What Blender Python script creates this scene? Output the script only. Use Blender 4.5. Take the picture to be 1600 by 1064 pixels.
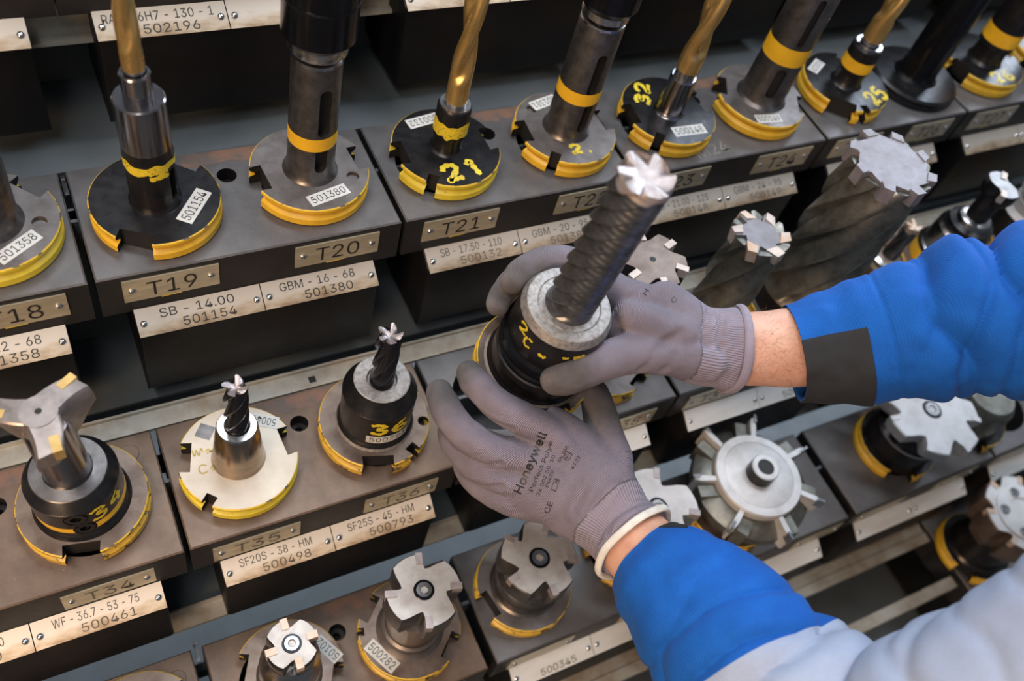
import bpy, bmesh, math, random
import numpy as np
from mathutils import Vector, Matrix, noise
from mathutils.bvhtree import BVHTree

for o in list(bpy.data.objects):
    bpy.data.objects.remove(o)
SC = bpy.context.scene
COL = SC.collection
random.seed(5)
# ------------------------------------------------------------------ camera
# rack frame, millimetres: X along the rows, Y into the rack, Z up, camera at (0,0,0); world metres = mm/1000, lifted 1.5 m
S, LIFT = 0.001, 1.5
FPX, CX, CY = 1454.1, 800.0, 532.0
RX = np.array([0.88536469, -0.23296158, 0.40231612])
RY = np.array([-0.4147616, -0.78673033, 0.45719602])
RZ = np.array([0.21000519, -0.57165049, -0.79316678])
RM = np.array([RX, RY, RZ])                       # rack = RM @ (right, down, forward)


def W(p):
    return Vector((p[0] * S, p[1] * S, p[2] * S + LIFT))


def at(u, v, d):                                   # a point d mm along the view axis, in rack mm
    return Vector(RM @ (np.array([(u - CX) / FPX, (v - CY) / FPX, 1.0]) * d))


cam_d = bpy.data.cameras.new('camera')
cam = bpy.data.objects.new('camera', cam_d)
COL.objects.link(cam)
cr, cu, cb = RM @ np.array([1, 0, 0]), RM @ np.array([0, -1, 0]), RM @ np.array([0, 0, -1])
cam.matrix_world = Matrix(((cr[0], cu[0], cb[0], 0), (cr[1], cu[1], cb[1], 0), (cr[2], cu[2], cb[2], LIFT), (0, 0, 0, 1)))
cam_d.sensor_width = 36.0
cam_d.lens = FPX / 1600 * 36
cam_d.clip_start = 0.02
cam_d.dof.use_dof = True
cam_d.dof.focus_distance = 0.69
cam_d.dof.aperture_fstop = 4.5
SC.camera = cam

# ------------------------------------------------------------------ world, lamps, exposure
SC.view_settings.view_transform = 'Standard'
SC.view_settings.look = 'None'
SC.view_settings.gamma = 1.0
SC.view_settings.use_curve_mapping = False
SC.view_settings.exposure = 0.0
world = bpy.data.worlds.new('workshop_air')
SC.world = world
world.use_nodes = True
world.node_tree.nodes['Background'].inputs[0].default_value = (0.80, 0.90, 1.0, 1)
world.node_tree.nodes['Background'].inputs[1].default_value = 0.17


def lamp(name, loc, target, size, size_y, power, color):
    d = bpy.data.lights.new(name, 'AREA')
    d.shape = 'RECTANGLE'
    d.size, d.size_y, d.energy, d.color = size, size_y, power, color
    o = bpy.data.objects.new(name, d)
    COL.objects.link(o)
    o.location = loc
    o.rotation_euler = (Vector(target) - Vector(loc)).to_track_quat('-Z', 'Y').to_euler()
    return o


lamp('ceiling_lamp', (0.9, 0.9, 3.3), (0.4, 0.35, 0.9), 2.6, 0.35, 62, (0.86, 0.93, 1.0))
lamp('ceiling_lamp', (-0.7, 0.1, 3.1), (0.1, 0.3, 0.8), 2.4, 0.35, 42, (1.0, 0.94, 0.88))
lamp('cool_back_fill', (2.7, 1.9, 2.3), (0.7, 0.35, 0.85), 1.8, 1.4, 105, (0.74, 0.86, 1.0))  # added cool area light behind the rack; brightens tops, leaves fronts dark
lamp('warm_fill', (-0.95, -0.55, 1.45), (0.05, 0.28, 0.72), 0.5, 0.25, 19.0, (1.0, 0.66, 0.38))  # added warm light, unseen source, aimed at the left of the lower rows


# ------------------------------------------------------------------ materials
def new_mat(name):
    m = bpy.data.materials.new(name)
    m.use_nodes = True
    nt = m.node_tree
    return m, nt, nt.nodes['Principled BSDF']


def nd(nt, t, **kw):
    n = nt.nodes.new(t)
    for k, v in kw.items():
        setattr(n, k, v)
    return n


def ramp(nt, src, stops):
    r = nd(nt, 'ShaderNodeValToRGB')
    e = r.color_ramp.elements
    while len(e) < len(stops):
        e.new(0.5)
    for i, (p, c) in enumerate(stops):
        e[i].position = p
        e[i].color = c if len(c) == 4 else (*c, 1)
    nt.links.new(src, r.inputs[0])
    return r.outputs[0]


def noise_tex(nt, scale, detail=4.0, rough=0.6, stretch=None, dist=0.0):
    tc = nd(nt, 'ShaderNodeTexCoord')
    src = tc.outputs['Object']
    if stretch:
        mp = nd(nt, 'ShaderNodeMapping')
        mp.inputs['Scale'].default_value = stretch
        nt.links.new(src, mp.inputs['Vector'])
        src = mp.outputs[0]
    n = nd(nt, 'ShaderNodeTexNoise')
    n.inputs['Scale'].default_value = scale
    n.inputs['Detail'].default_value = detail
    n.inputs['Roughness'].default_value = rough
    n.inputs['Distortion'].default_value = dist
    nt.links.new(src, n.inputs['Vector'])
    return n.outputs['Fac']


def mat(name, c, metal=0.0, rough=0.5, var=0.25, scale=60, bump=0.0, bscale=600, stretch=None, c2=None, t=(0.4, 0.7), rvar=0.12, coat=0.0):
    """base colour c, drifting by noise towards c2 (or a darker c); fine bump and roughness variation"""
    m, nt, b = new_mat(name)
    b.inputs['Metallic'].default_value = metal
    c2 = c2 or tuple(x * (1 - var) for x in c)
    f = noise_tex(nt, scale, 6, 0.62, stretch)
    nt.links.new(ramp(nt, f, [(t[0], c), (t[1], c2)]), b.inputs['Base Color'])
    f2 = noise_tex(nt, scale * 2.3, 5, 0.65, stretch)
    r = nd(nt, 'ShaderNodeMapRange')
    r.inputs[3].default_value = max(0.04, rough - rvar)
    r.inputs[4].default_value = min(1, rough + rvar)
    nt.links.new(f2, r.inputs[0])
    nt.links.new(r.outputs[0], b.inputs['Roughness'])
    if coat:
        b.inputs['Coat Weight'].default_value = coat
    if bump:
        f3 = noise_tex(nt, bscale, 3, 0.6, stretch)
        bp = nd(nt, 'ShaderNodeBump')
        bp.inputs['Strength'].default_value = bump
        bp.inputs['Distance'].default_value = 0.0004
        nt.links.new(f3, bp.inputs['Height'])
        nt.links.new(bp.outputs[0], b.inputs['Normal'])
    return m


def paint_mat(name, c, under, amount=0.42, scale=220, metal=0.85, rough=0.42):
    """paint that has chipped off in flakes, showing the metal below"""
    m, nt, b = new_mat(name)
    f = noise_tex(nt, scale, 5, 0.6)
    k = ramp(nt, f, [(amount - 0.015, (1, 1, 1)), (amount + 0.015, (0, 0, 0))])
    f2 = noise_tex(nt, 90, 4)
    pc = ramp(nt, f2, [(0.3, c), (0.75, tuple(x * 0.72 for x in c))])
    mx = nd(nt, 'ShaderNodeMix', data_type='RGBA')
    nt.links.new(k, mx.inputs[0])
    nt.links.new(pc, mx.inputs[6])
    mx.inputs[7].default_value = (*under, 1)
    nt.links.new(mx.outputs[2], b.inputs['Base Color'])
    mm = nd(nt, 'ShaderNodeMath', operation='MULTIPLY')
    nt.links.new(k, mm.inputs[0])
    mm.inputs[1].default_value = metal
    nt.links.new(mm.outputs[0], b.inputs['Metallic'])
    b.inputs['Roughness'].default_value = rough
    bp = nd(nt, 'ShaderNodeBump')
    bp.inputs['Strength'].default_value = 0.5
    bp.inputs['Distance'].default_value = 0.0003
    iv = nd(nt, 'ShaderNodeMath', operation='SUBTRACT')
    iv.inputs[0].default_value = 1
    nt.links.new(k, iv.inputs[1])
    nt.links.new(iv.outputs[0], bp.inputs['Height'])
    nt.links.new(bp.outputs[0], b.inputs['Normal'])
    return m


M = {}
M['block'] = mat('block_steel', (0.140, 0.132, 0.134), 0.45, 0.42, c2=(0.085, 0.078, 0.080), scale=28, t=(0.35, 0.7), bump=0.25, bscale=900)
def add_specks(m, c, thr):
    nt = m.node_tree
    b = nt.nodes['Principled BSDF']
    old = b.inputs['Base Color'].links[0].from_socket
    k = ramp(nt, noise_tex(nt, 520, 3, 0.75), [(thr, (0, 0, 0)), (thr + 0.04, (1, 1, 1))])
    mx = nd(nt, 'ShaderNodeMix', data_type='RGBA')
    nt.links.new(k, mx.inputs[0])
    nt.links.new(old, mx.inputs[6])
    mx.inputs[7].default_value = (*c, 1)
    nt.links.new(mx.outputs[2], b.inputs['Base Color'])


M['block_brown'] = mat('brown_block_steel', (0.165, 0.112, 0.080), 0.4, 0.46, c2=(0.095, 0.062, 0.047), scale=34, t=(0.35, 0.7), bump=0.3, bscale=900)  # browner steel for the left blocks of the lower rows
M['block_side'] = mat('dark_block_side', (0.022, 0.021, 0.023), 0.3, 0.5, c2=(0.015, 0.0135, 0.0135), scale=34, bump=0.2, bscale=700)  # sides and fronts, darker than the block tops
add_specks(M['block'], (0.30, 0.28, 0.27), 0.70)
add_specks(M['block_brown'], (0.36, 0.27, 0.20), 0.68)
M['rust'] = mat('rust_film', (0.20, 0.105, 0.070), 0.3, 0.55, c2=(0.11, 0.085, 0.075), scale=55, t=(0.4, 0.62), bump=0.3)
M['plastic'] = mat('black_plastic', (0.0065, 0.0065, 0.008), 0.0, 0.45, var=0.3, scale=40, bump=0.15, bscale=1500)
M['plastic'].node_tree.nodes['Principled BSDF'].inputs['Specular IOR Level'].default_value = 0.22
M['panel'] = mat('grey_green_panel', (0.086, 0.100, 0.112), 0.0, 0.5, c2=(0.058, 0.068, 0.074), scale=12, bump=0.05)
M['strip'] = mat('worn_light_strip', (0.42, 0.41, 0.37), 0.25, 0.42, c2=(0.24, 0.17, 0.11), scale=24, t=(0.42, 0.72), bump=0.1)
M['hole'] = mat('dark_recess', (0.012, 0.011, 0.011), 0.2, 0.6)
M['black_ox'] = mat('black_oxide_steel', (0.026, 0.026, 0.030), 0.75, 0.30, c2=(0.046, 0.042, 0.042), scale=70, bump=0.06)
M['black_gloss'] = mat('polished_black_steel', (0.020, 0.021, 0.026), 0.8, 0.20, scale=50, rvar=0.05)
M['gun'] = mat('gunmetal_steel', (0.165, 0.155, 0.155), 0.9, 0.36, c2=(0.095, 0.088, 0.086), scale=120, bump=0.08)
M['flange_gun'] = mat('gunmetal_flange', (0.19, 0.17, 0.165), 0.75, 0.45, c2=(0.12, 0.10, 0.095), scale=60, bump=0.12)
M['flange_rust'] = mat('stained_flange', (0.20, 0.155, 0.13), 0.7, 0.45, c2=(0.11, 0.075, 0.06), scale=50, bump=0.15)
M['steel'] = mat('bright_steel', (0.50, 0.49, 0.50), 1.0, 0.24, c2=(0.36, 0.34, 0.34), scale=60, stretch=(1, 1, 14), bump=0.03)
M['spindle'] = mat('burnished_spindle_steel', (0.30, 0.285, 0.30), 1.0, 0.22, c2=(0.20, 0.19, 0.20), scale=40, stretch=(1, 1, 0.15))
M['facet'] = mat('ground_mill_facets', (0.34, 0.30, 0.305), 0.6, 0.34, c2=(0.25, 0.21, 0.21), scale=200)
M['ground'] = mat('ground_steel', (0.46, 0.43, 0.41), 0.55, 0.50, c2=(0.34, 0.295, 0.27), scale=70, bump=0.12, bscale=800)
M['pale'] = mat('pale_matt_steel', (0.52, 0.51, 0.52), 0.35, 0.52, c2=(0.40, 0.385, 0.385), scale=50, bump=0.08)
M['nickel'] = mat('nickel_flange', (0.52, 0.46, 0.39), 0.35, 0.50, c2=(0.43, 0.37, 0.30), scale=40)
M['warm_steel'] = mat('heat_tinted_steel', (0.42, 0.33, 0.25), 1.0, 0.22, c2=(0.30, 0.24, 0.19), scale=30, stretch=(1, 1, 6))
M['gritty'] = mat('gritty_steel_face', (0.34, 0.32, 0.31), 0.6, 0.55, c2=(0.17, 0.15, 0.14), scale=330, bump=0.6, bscale=1600)
M['gold'] = mat('titanium_nitride_gold', (0.70, 0.46, 0.17), 0.85, 0.30, c2=(0.58, 0.35, 0.11), scale=40)
M['cutter'] = mat('dark_cutter_steel', (0.155, 0.160, 0.175), 0.85, 0.36, c2=(0.085, 0.086, 0.094), scale=110, bump=0.2)
M['cutter_blue'] = mat('blue_black_carbide', (0.030, 0.031, 0.042), 0.8, 0.28, scale=90)
M['flute'] = mat('oiled_flute_steel', (0.19, 0.185, 0.165), 0.75, 0.40, c2=(0.095, 0.088, 0.070), scale=70, bump=0.25)
M['tip'] = mat('ground_cutting_edge', (0.36, 0.315, 0.31), 0.5, 0.46, c2=(0.26, 0.215, 0.21), scale=150)
M['wing'] = mat('worn_wing_steel', (0.34, 0.295, 0.28), 0.75, 0.36, c2=(0.22, 0.185, 0.175), scale=90, bump=0.15)
M['brass_tip'] = mat('brassy_tip', (0.58, 0.40, 0.15), 0.6, 0.38, c2=(0.45, 0.29, 0.10), scale=120)
M['star'] = mat('lilac_grey_end_face', (0.21, 0.195, 0.215), 0.4, 0.58, c2=(0.16, 0.145, 0.155), scale=80)
M['chalk'] = mat('chalk_scratch', (0.21, 0.195, 0.17), 0.1, 0.7)
M['carbide'] = mat('brazed_carbide_tip', (0.50, 0.33, 0.22), 0.35, 0.46, c2=(0.48, 0.42, 0.38), scale=120)
M['carbide_pale'] = mat('pale_carbide_tip', (0.50, 0.42, 0.37), 0.3, 0.5, c2=(0.38, 0.30, 0.25), scale=120)
M['yellow'] = paint_mat('chipped_golden_paint', (0.72, 0.43, 0.025), (0.10, 0.09, 0.085), 0.27, 230)
M['yellow_edge'] = paint_mat('scraped_yellow_edge', (0.72, 0.46, 0.04), (0.22, 0.19, 0.17), 0.43, 170)
M['yellow_lemon'] = paint_mat('chipped_lemon_paint', (0.68, 0.54, 0.04), (0.06, 0.055, 0.05), 0.33, 260)
M['yellow_worn'] = paint_mat('worn_golden_paint', (0.60, 0.37, 0.04), (0.12, 0.10, 0.09), 0.41, 190)
M['yellow_flat'] = mat('golden_band_paint', (0.75, 0.43, 0.015), 0.0, 0.42, c2=(0.66, 0.36, 0.015), scale=60)
M['brush'] = paint_mat('hand_brushed_yellow', (0.74, 0.56, 0.03), (0.03, 0.03, 0.03), 0.38, 420, metal=0.4)
M['pen'] = mat('ochre_pen', (0.42, 0.32, 0.05), 0.0, 0.5)
M['plate'] = mat('brushed_tag_plate', (0.52, 0.475, 0.37), 0.5, 0.38, c2=(0.38, 0.33, 0.24), scale=60, stretch=(0.4, 1, 3), bump=0.08)
M['ink'] = mat('engraved_black', (0.012, 0.011, 0.010), 0.0, 0.5)
M['ink_soft'] = mat('faded_engraving', (0.10, 0.085, 0.07), 0.0, 0.5)
M['rivet'] = mat('bright_rivet', (0.62, 0.63, 0.65), 1.0, 0.2, scale=200)
M['sticker'] = mat('paper_sticker', (0.56, 0.56, 0.55), 0.0, 0.55, c2=(0.46, 0.45, 0.43), scale=80)
M['black_cloth'] = mat('charcoal_cloth', (0.016, 0.017, 0.020), 0.0, 0.95, bump=0.5, bscale=1800)
M['hem'] = mat('white_knit_hem', (0.66, 0.63, 0.58), 0.0, 0.9, c2=(0.52, 0.48, 0.43), scale=120, bump=0.6, bscale=1200)
M['skin'] = mat('skin', (0.56, 0.325, 0.235), 0.0, 0.5, c2=(0.47, 0.235, 0.16), scale=55, t=(0.35, 0.7), bump=0.35, bscale=420)
M['skin'].node_tree.nodes['Principled BSDF'].inputs['Subsurface Weight'].default_value = 0.15
M['skin'].node_tree.nodes['Principled BSDF'].inputs['Subsurface Radius'].default_value = (0.006, 0.002, 0.001)
M['hair'] = mat('arm_hair', (0.22, 0.10, 0.06), 0, 0.6)


def stained_label(k=1.0):
    """light aluminium strip with rusty bleeding near its lower edge"""
    m, nt, b = new_mat('aluminium_strip')
    tc = nd(nt, 'ShaderNodeTexCoord')
    sp = nd(nt, 'ShaderNodeSeparateXYZ')
    nt.links.new(tc.outputs['Generated'], sp.inputs[0])
    f = noise_tex(nt, 60, 6, 0.65, (0.35, 1, 1))
    a = nd(nt, 'ShaderNodeMath', operation='MULTIPLY_ADD')     # noise - height
    nt.links.new(sp.outputs['Z'], a.inputs[0])
    a.inputs[1].default_value = -0.45
    nt.links.new(f, a.inputs[2])
    nt.links.new(ramp(nt, a.outputs[0], [(p_, tuple(k * c_ for c_ in q_)) for p_, q_ in ((0.24, (0.45, 0.40, 0.35)), (0.40, (0.37, 0.295, 0.215)), (0.55, (0.18, 0.11, 0.06)))]), b.inputs['Base Color'])
    b.inputs['Metallic'].default_value = 0.35
    b.inputs['Roughness'].default_value = 0.42
    return m


M['label'] = stained_label()
M['label_cool_lit'] = mat('cool_lit_aluminium_strip', (0.74, 0.75, 0.76), 0.15, 0.45, c2=(0.62, 0.60, 0.57), scale=50, stretch=(0.3, 1, 1))  # rust-free strip with cool light from the right put into its colour
M['label_lit'] = stained_label(1.7)  # same strip, colour lifted to stand in for stronger light on lower rows


def fabric(name, c, c2, scale=1400, bump=0.35):
    m, nt, b = new_mat(name)
    b.inputs['Roughness'].default_value = 0.85
    b.inputs['Sheen Weight'].default_value = 0.03
    b.inputs['Specular IOR Level'].default_value = 0.2
    f = noise_tex(nt, 25, 5)
    f2 = noise_tex(nt, 700, 2, 0.5)
    ad = nd(nt, 'ShaderNodeMath', operation='MULTIPLY_ADD')
    nt.links.new(f2, ad.inputs[0])
    ad.inputs[1].default_value = 0.35
    nt.links.new(f, ad.inputs[2])
    nt.links.new(ramp(nt, ad.outputs[0], [(0.5, c), (0.85, c2)]), b.inputs['Base Color'])
    tc = nd(nt, 'ShaderNodeTexCoord')
    hs = []
    for ax in ('X', 'Y'):
        w = nd(nt, 'ShaderNodeTexWave', bands_direction=ax)
        w.inputs['Scale'].default_value = scale / 6.28
        w.inputs['Distortion'].default_value = 1.0
        nt.links.new(tc.outputs['Object'], w.inputs['Vector'])
        hs.append(w.outputs['Fac'])
    s = nd(nt, 'ShaderNodeMath', operation='ADD')
    nt.links.new(hs[0], s.inputs[0])
    nt.links.new(hs[1], s.inputs[1])
    bp = nd(nt, 'ShaderNodeBump')
    bp.inputs['Strength'].default_value = bump
    bp.inputs['Distance'].default_value = 0.0003
    nt.links.new(s.outputs[0], bp.inputs['Height'])
    nt.links.new(bp.outputs[0], b.inputs['Normal'])
    return m


M['blue'] = fabric('royal_blue_twill', (0.0060, 0.094, 0.395), (0.0045, 0.070, 0.31))
M['grey_cloth'] = fabric('pale_grey_twill', (0.30, 0.345, 0.46), (0.26, 0.30, 0.405))


def glove_mat():
    """knitted lilac-grey glove; the 'coat' attribute marks the dark dipped palm and fingertips"""
    m, nt, b = new_mat('knitted_glove')
    at_ = nd(nt, 'ShaderNodeAttribute')
    at_.attribute_name = 'coat'
    f = noise_tex(nt, 38, 5, 0.6)
    knit = ramp(nt, f, [(0.35, (0.255, 0.215, 0.272)), (0.75, (0.185, 0.153, 0.196))])
    f2 = noise_tex(nt, 60, 5, 0.65)
    dip = ramp(nt, f2, [(0.35, (0.135, 0.118, 0.120)), (0.7, (0.080, 0.070, 0.074))])
    f3 = noise_tex(nt, 110, 5, 0.6)
    ad = nd(nt, 'ShaderNodeMath', operation='MULTIPLY_ADD')
    nt.links.new(f3, ad.inputs[0])
    ad.inputs[1].default_value = 0.6
    sb = nd(nt, 'ShaderNodeMath', operation='SUBTRACT')
    nt.links.new(at_.outputs['Fac'], sb.inputs[0])
    sb.inputs[1].default_value = 0.3
    nt.links.new(sb.outputs[0], ad.inputs[2])
    k = ramp(nt, ad.outputs[0], [(0.25, (0, 0, 0)), (1.0, (1, 1, 1))])
    mx = nd(nt, 'ShaderNodeMix', data_type='RGBA')
    nt.links.new(k, mx.inputs[0])
    nt.links.new(knit, mx.inputs[6])
    nt.links.new(dip, mx.inputs[7])
    nt.links.new(mx.outputs[2], b.inputs['Base Color'])
    b.inputs['Roughness'].default_value = 0.8
    b.inputs['Sheen Weight'].default_value = 0.1
    rib = nd(nt, 'ShaderNodeAttribute')
    rib.attribute_name = 'rib'
    sn = nd(nt, 'ShaderNodeMath', operation='SINE')
    nt.links.new(rib.outputs['Fac'], sn.inputs[0])
    f4 = noise_tex(nt, 900, 2)
    a2 = nd(nt, 'ShaderNodeMath', operation='ADD')
    nt.links.new(sn.outputs[0], a2.inputs[0])
    nt.links.new(f4, a2.inputs[1])
    bp = nd(nt, 'ShaderNodeBump')
    bp.inputs['Strength'].default_value = 0.9
    bp.inputs['Distance'].default_value = 0.00042
    nt.links.new(a2.outputs[0], bp.inputs['Height'])
    nt.links.new(bp.outputs[0], b.inputs['Normal'])
    return m


M['glove'] = glove_mat()

# ------------------------------------------------------------------ lettering, made once from the built-in font
WORDS = ['T17', 'T18', 'T19', 'T20', 'T21', 'T22', 'T23', 'T24', 'T25', 'T26', 'T27', 'T28', 'T33', 'T34', 'T35', 'T36', 'T37', 'T38', 'T39', 'T40',
         'GBM - 12 - 68', '501358', 'SB - 14.00', '501154', 'GBM - 16 - 68', '501380', 'SB - 17.50 - 110', '500132',
         'GBM - 20 - 95', '501381', 'SB - 21.00 - 125', '500148', 'GBM - 24 - 95', '500149', 'RA - 16H7 - 130 - 1', '502196',
         'WF - 36.7 - 53 - 50', '500460', 'WF - 36.7 - 53 - 75', '500461', 'SF20S - 38 - HM', '500498', 'SF25S - 45 - HM', '500793',
         '500345', '500282', '50102', 'Honeywell', 'Perfect Poly\u00ae', '24 002 50  10', 'EN420', 'EN 388', '4121', 'CE', 'H', 'C', 'M24', 'A', '500129', 'F']
TXT = {}
FONT = None
try:                                               # Blender's own interface font; its built-in one if that is missing
    FONT = bpy.data.fonts.load(bpy.utils.resource_path('LOCAL') + '/datafiles/fonts/Inter.woff2')
except Exception:
    FONT = None
tmp = []
for w in WORDS:
    cu_ = bpy.data.curves.new('text', 'FONT')
    cu_.body = w
    cu_.resolution_u = 3
    if FONT:
        cu_.font = FONT
    o = bpy.data.objects.new('text', cu_)
    COL.objects.link(o)
    tmp.append((w, o))
dg = bpy.context.evaluated_depsgraph_get()
dg.update()
for w, o in tmp:
    me = bpy.data.meshes.new_from_object(o.evaluated_get(dg))
    v = np.array([x.co[:2] for x in me.vertices])
    lo, hi = v.min(0), v.max(0)
    TXT[w] = ((v - (lo + hi) / 2) / (hi - lo), [tuple(p.vertices) for p in me.polygons], (hi - lo)[0] / (hi - lo)[1])
for w, o in tmp:
    c_ = o.data
    bpy.data.objects.remove(o)
    bpy.data.curves.remove(c_)


# ------------------------------------------------------------------ mesh helpers (everything in mm, scaled on build)
class MB:
    def __init__(self):
        self.v, self.f, self.m = [], [], []

    def add(self, vs, fs, mi=0, mat4=None):
        n = len(self.v)
        self.v += [tuple(mat4 @ Vector(p)) if mat4 else tuple(p) for p in vs]
        self.f += [tuple(i + n for i in q) for q in fs]
        self.m += list(mi) if isinstance(mi, (list, tuple)) else [mi] * len(fs)
        return self

    def rings(self, rings, mi=0, cap0=True, cap1=True, mis=None, mat4=None, closed=False):
        """loft equal-length closed rings; mis gives a material index per gap"""
        k = len(rings[0])
        vs = [p for r in rings for p in r]
        fs, ms = [], []
        n = len(rings)
        for i in range(n if closed else n - 1):
            j2 = (i + 1) % n
            for j in range(k):
                fs.append((i * k + j, i * k + (j + 1) % k, j2 * k + (j + 1) % k, j2 * k + j))
                ms.append(mis[i] if mis else mi)
        if cap0 and not closed:
            fs.append(tuple(range(k))[::-1])
            ms.append(mis[0] if mis else mi)
        if cap1 and not closed:
            fs.append(tuple((n - 1) * k + j for j in range(k)))
            ms.append(mis[-1] if mis else mi)
        return self.add(vs, fs, ms, mat4)

    def lathe(self, prof, seg=56, mat4=None, cap0=True, cap1=True):
        """prof: (radius, z[, material index of the band above])"""
        R = []
        for p in prof:
            R.append([(max(p[0], 0.02) * math.cos(2 * math.pi * j / seg), max(p[0], 0.02) * math.sin(2 * math.pi * j / seg), p[1]) for j in range(seg)])
        mis = [p[2] if len(p) > 2 else 0 for p in prof]
        return self.rings(R, cap0=cap0, cap1=cap1, mis=mis, mat4=mat4)

    def prism(self, outline, zs, insets=None, mi=0, top=0, mat4=None):
        """outline (x, y) swept through heights zs; insets scale it about the origin"""
        R = []
        for i, z in enumerate(zs):
            s = insets[i] if insets else 1
            R.append([(x * s, y * s, z) for x, y in outline])
        n0 = len(self.f)
        self.rings(R, mi=mi, mat4=mat4)
        self.m[-1] = top
        return self

    def box(self, x0, x1, y0, y1, z0, z1, mi=0, mat4=None):
        vs = [(x, y, z) for z in (z0, z1) for x, y in ((x0, y0), (x1, y0), (x1, y1), (x0, y1))]
        return self.add(vs, [(3, 2, 1, 0), (4, 5, 6, 7), (0, 1, 5, 4), (1, 2, 6, 5), (2, 3, 7, 6), (3, 0, 4, 7)], mi, mat4)

    def tube(self, pts, rad, seg=20, step=3, cap=True, up=None, dome=1.0):
        """round or elliptical limb along a smoothed path; rad entries r or (across, thick); rounded ends"""
        P = [Vector(p) for p in pts]
        Rr = [(r, r) if not isinstance(r, tuple) else r for r in rad]
        n = len(P)
        path = []
        for i in range(n - 1):
            p0, p1, p2, p3 = P[max(i - 1, 0)], P[i], P[i + 1], P[min(i + 2, n - 1)]
            kk = max(2, int((p2 - p1).length / step))
            for a in range(kk):
                t = a / kk
                q = 0.5 * ((2 * p1) + (p2 - p0) * t + (2 * p0 - 5 * p1 + 4 * p2 - p3) * t * t + (3 * p1 - p0 - 3 * p2 + p3) * t ** 3)
                s = t * t * (3 - 2 * t)
                path.append((q, Rr[i][0] * (1 - s) + Rr[i + 1][0] * s, Rr[i][1] * (1 - s) + Rr[i + 1][1] * s))
        path.append((P[-1], *Rr[-1]))
        fr = []
        prev = Vector(up) if up is not None else None
        for i, (q, a, b) in enumerate(path):
            t = (path[min(i + 1, len(path) - 1)][0] - path[max(i - 1, 0)][0]).normalized()
            if prev is None:
                prev = t.orthogonal()
            nn = (prev - t * prev.dot(t)).normalized()
            if up is None:
                prev = nn
            fr.append((q, t, nn, t.cross(nn), a, b))
        full = []
        if cap:
            q, t, nn, bb, a, b = fr[0]
            for k in (0.97, 0.8, 0.5, 0.2):
                s = math.sqrt(1 - k * k)
                full.append((q - t * k * min(a, b) * dome, nn, bb, a * s, b * s))
        full += [(q, nn, bb, a, b) for q, t, nn, bb, a, b in fr]
        if cap:
            q, t, nn, bb, a, b = fr[-1]
            for k in (0.2, 0.5, 0.8, 0.97):
                s = math.sqrt(1 - k * k)
                full.append((q + t * k * min(a, b) * dome, nn, bb, a * s, b * s))
        R = [[tuple(q + bb * (a * math.cos(2 * math.pi * j / seg)) + nn * (b * math.sin(2 * math.pi * j / seg))) for j in range(seg)] for q, nn, bb, a, b in full]
        return self.rings(R)

    def mesh(self, name, mats, smooth=28, recalc=True):
        me = bpy.data.meshes.new(name)
        me.from_pydata([(x * S, y * S, z * S) for x, y, z in self.v], [], self.f)
        for mt in mats:
            me.materials.append(mt)
        me.polygons.foreach_set('material_index', [min(i, len(mats) - 1) for i in self.m])
        if recalc:
            bm = bmesh.new()
            bm.from_mesh(me)
            bmesh.ops.recalc_face_normals(bm, faces=bm.faces)
            bm.to_mesh(me)
            bm.free()
        me.polygons.foreach_set('use_smooth', [True] * len(me.polygons))
        me.set_sharp_from_angle(angle=math.radians(smooth))
        me.update()
        return me

    def build(self, name, mats, parent=None, loc=None, smooth=28, recalc=True, label=None, rot=None):
        if not isinstance(mats, (list, tuple)):
            mats = [mats]
        return put(name, self.mesh(name, mats, smooth, recalc), parent, loc, label, rot)


def put(name, me, parent=None, loc=None, label=None, rot=None):
    o = bpy.data.objects.new(name, me)
    COL.objects.link(o)
    if parent:
        o.parent = parent
        if loc:
            o.location = Vector(loc) * S
    else:
        o.location = W(loc if loc is not None else (0, 0, 0))
    if rot:
        o.rotation_euler = rot
    if label:
        o['label'] = label
    return o


def thing(name, label, cat, loc, rot=(0, 0, 0), group=None):
    o = bpy.data.objects.new(name, None)
    o.empty_display_size = 0.02
    COL.objects.link(o)
    o.location = W(loc)
    o.rotation_euler = rot
    o['label'], o['category'] = label, cat
    if group:
        o['group'] = group
    return o


def cut(me, cutter_mb, mats):
    """subtract a cutter from a mesh; the cut faces take the cutter's material index"""
    a = bpy.data.objects.new('a', me)
    b = bpy.data.objects.new('b', cutter_mb.mesh('cutter', mats))
    COL.objects.link(a)
    COL.objects.link(b)
    md = a.modifiers.new('cut', 'BOOLEAN')
    md.object, md.operation, md.solver = b, 'DIFFERENCE', 'EXACT'
    g = bpy.context.evaluated_depsgraph_get()
    r = bpy.data.meshes.new_from_object(a.evaluated_get(g), depsgraph=g)
    bpy.data.objects.remove(a)
    bpy.data.objects.remove(b)
    r.polygons.foreach_set('use_smooth', [True] * len(r.polygons))
    r.set_sharp_from_angle(angle=math.radians(28))
    return r


def text_flat(word, w, h=None, mat4=None):
    """flat lettering w wide (and h high), centred, in the XY plane of mat4"""
    v, f, asp = TXT[word]
    h = h or w / asp
    return MB().add([(x * w, y * h, 0) for x, y in v], f, 0, mat4)


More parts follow.
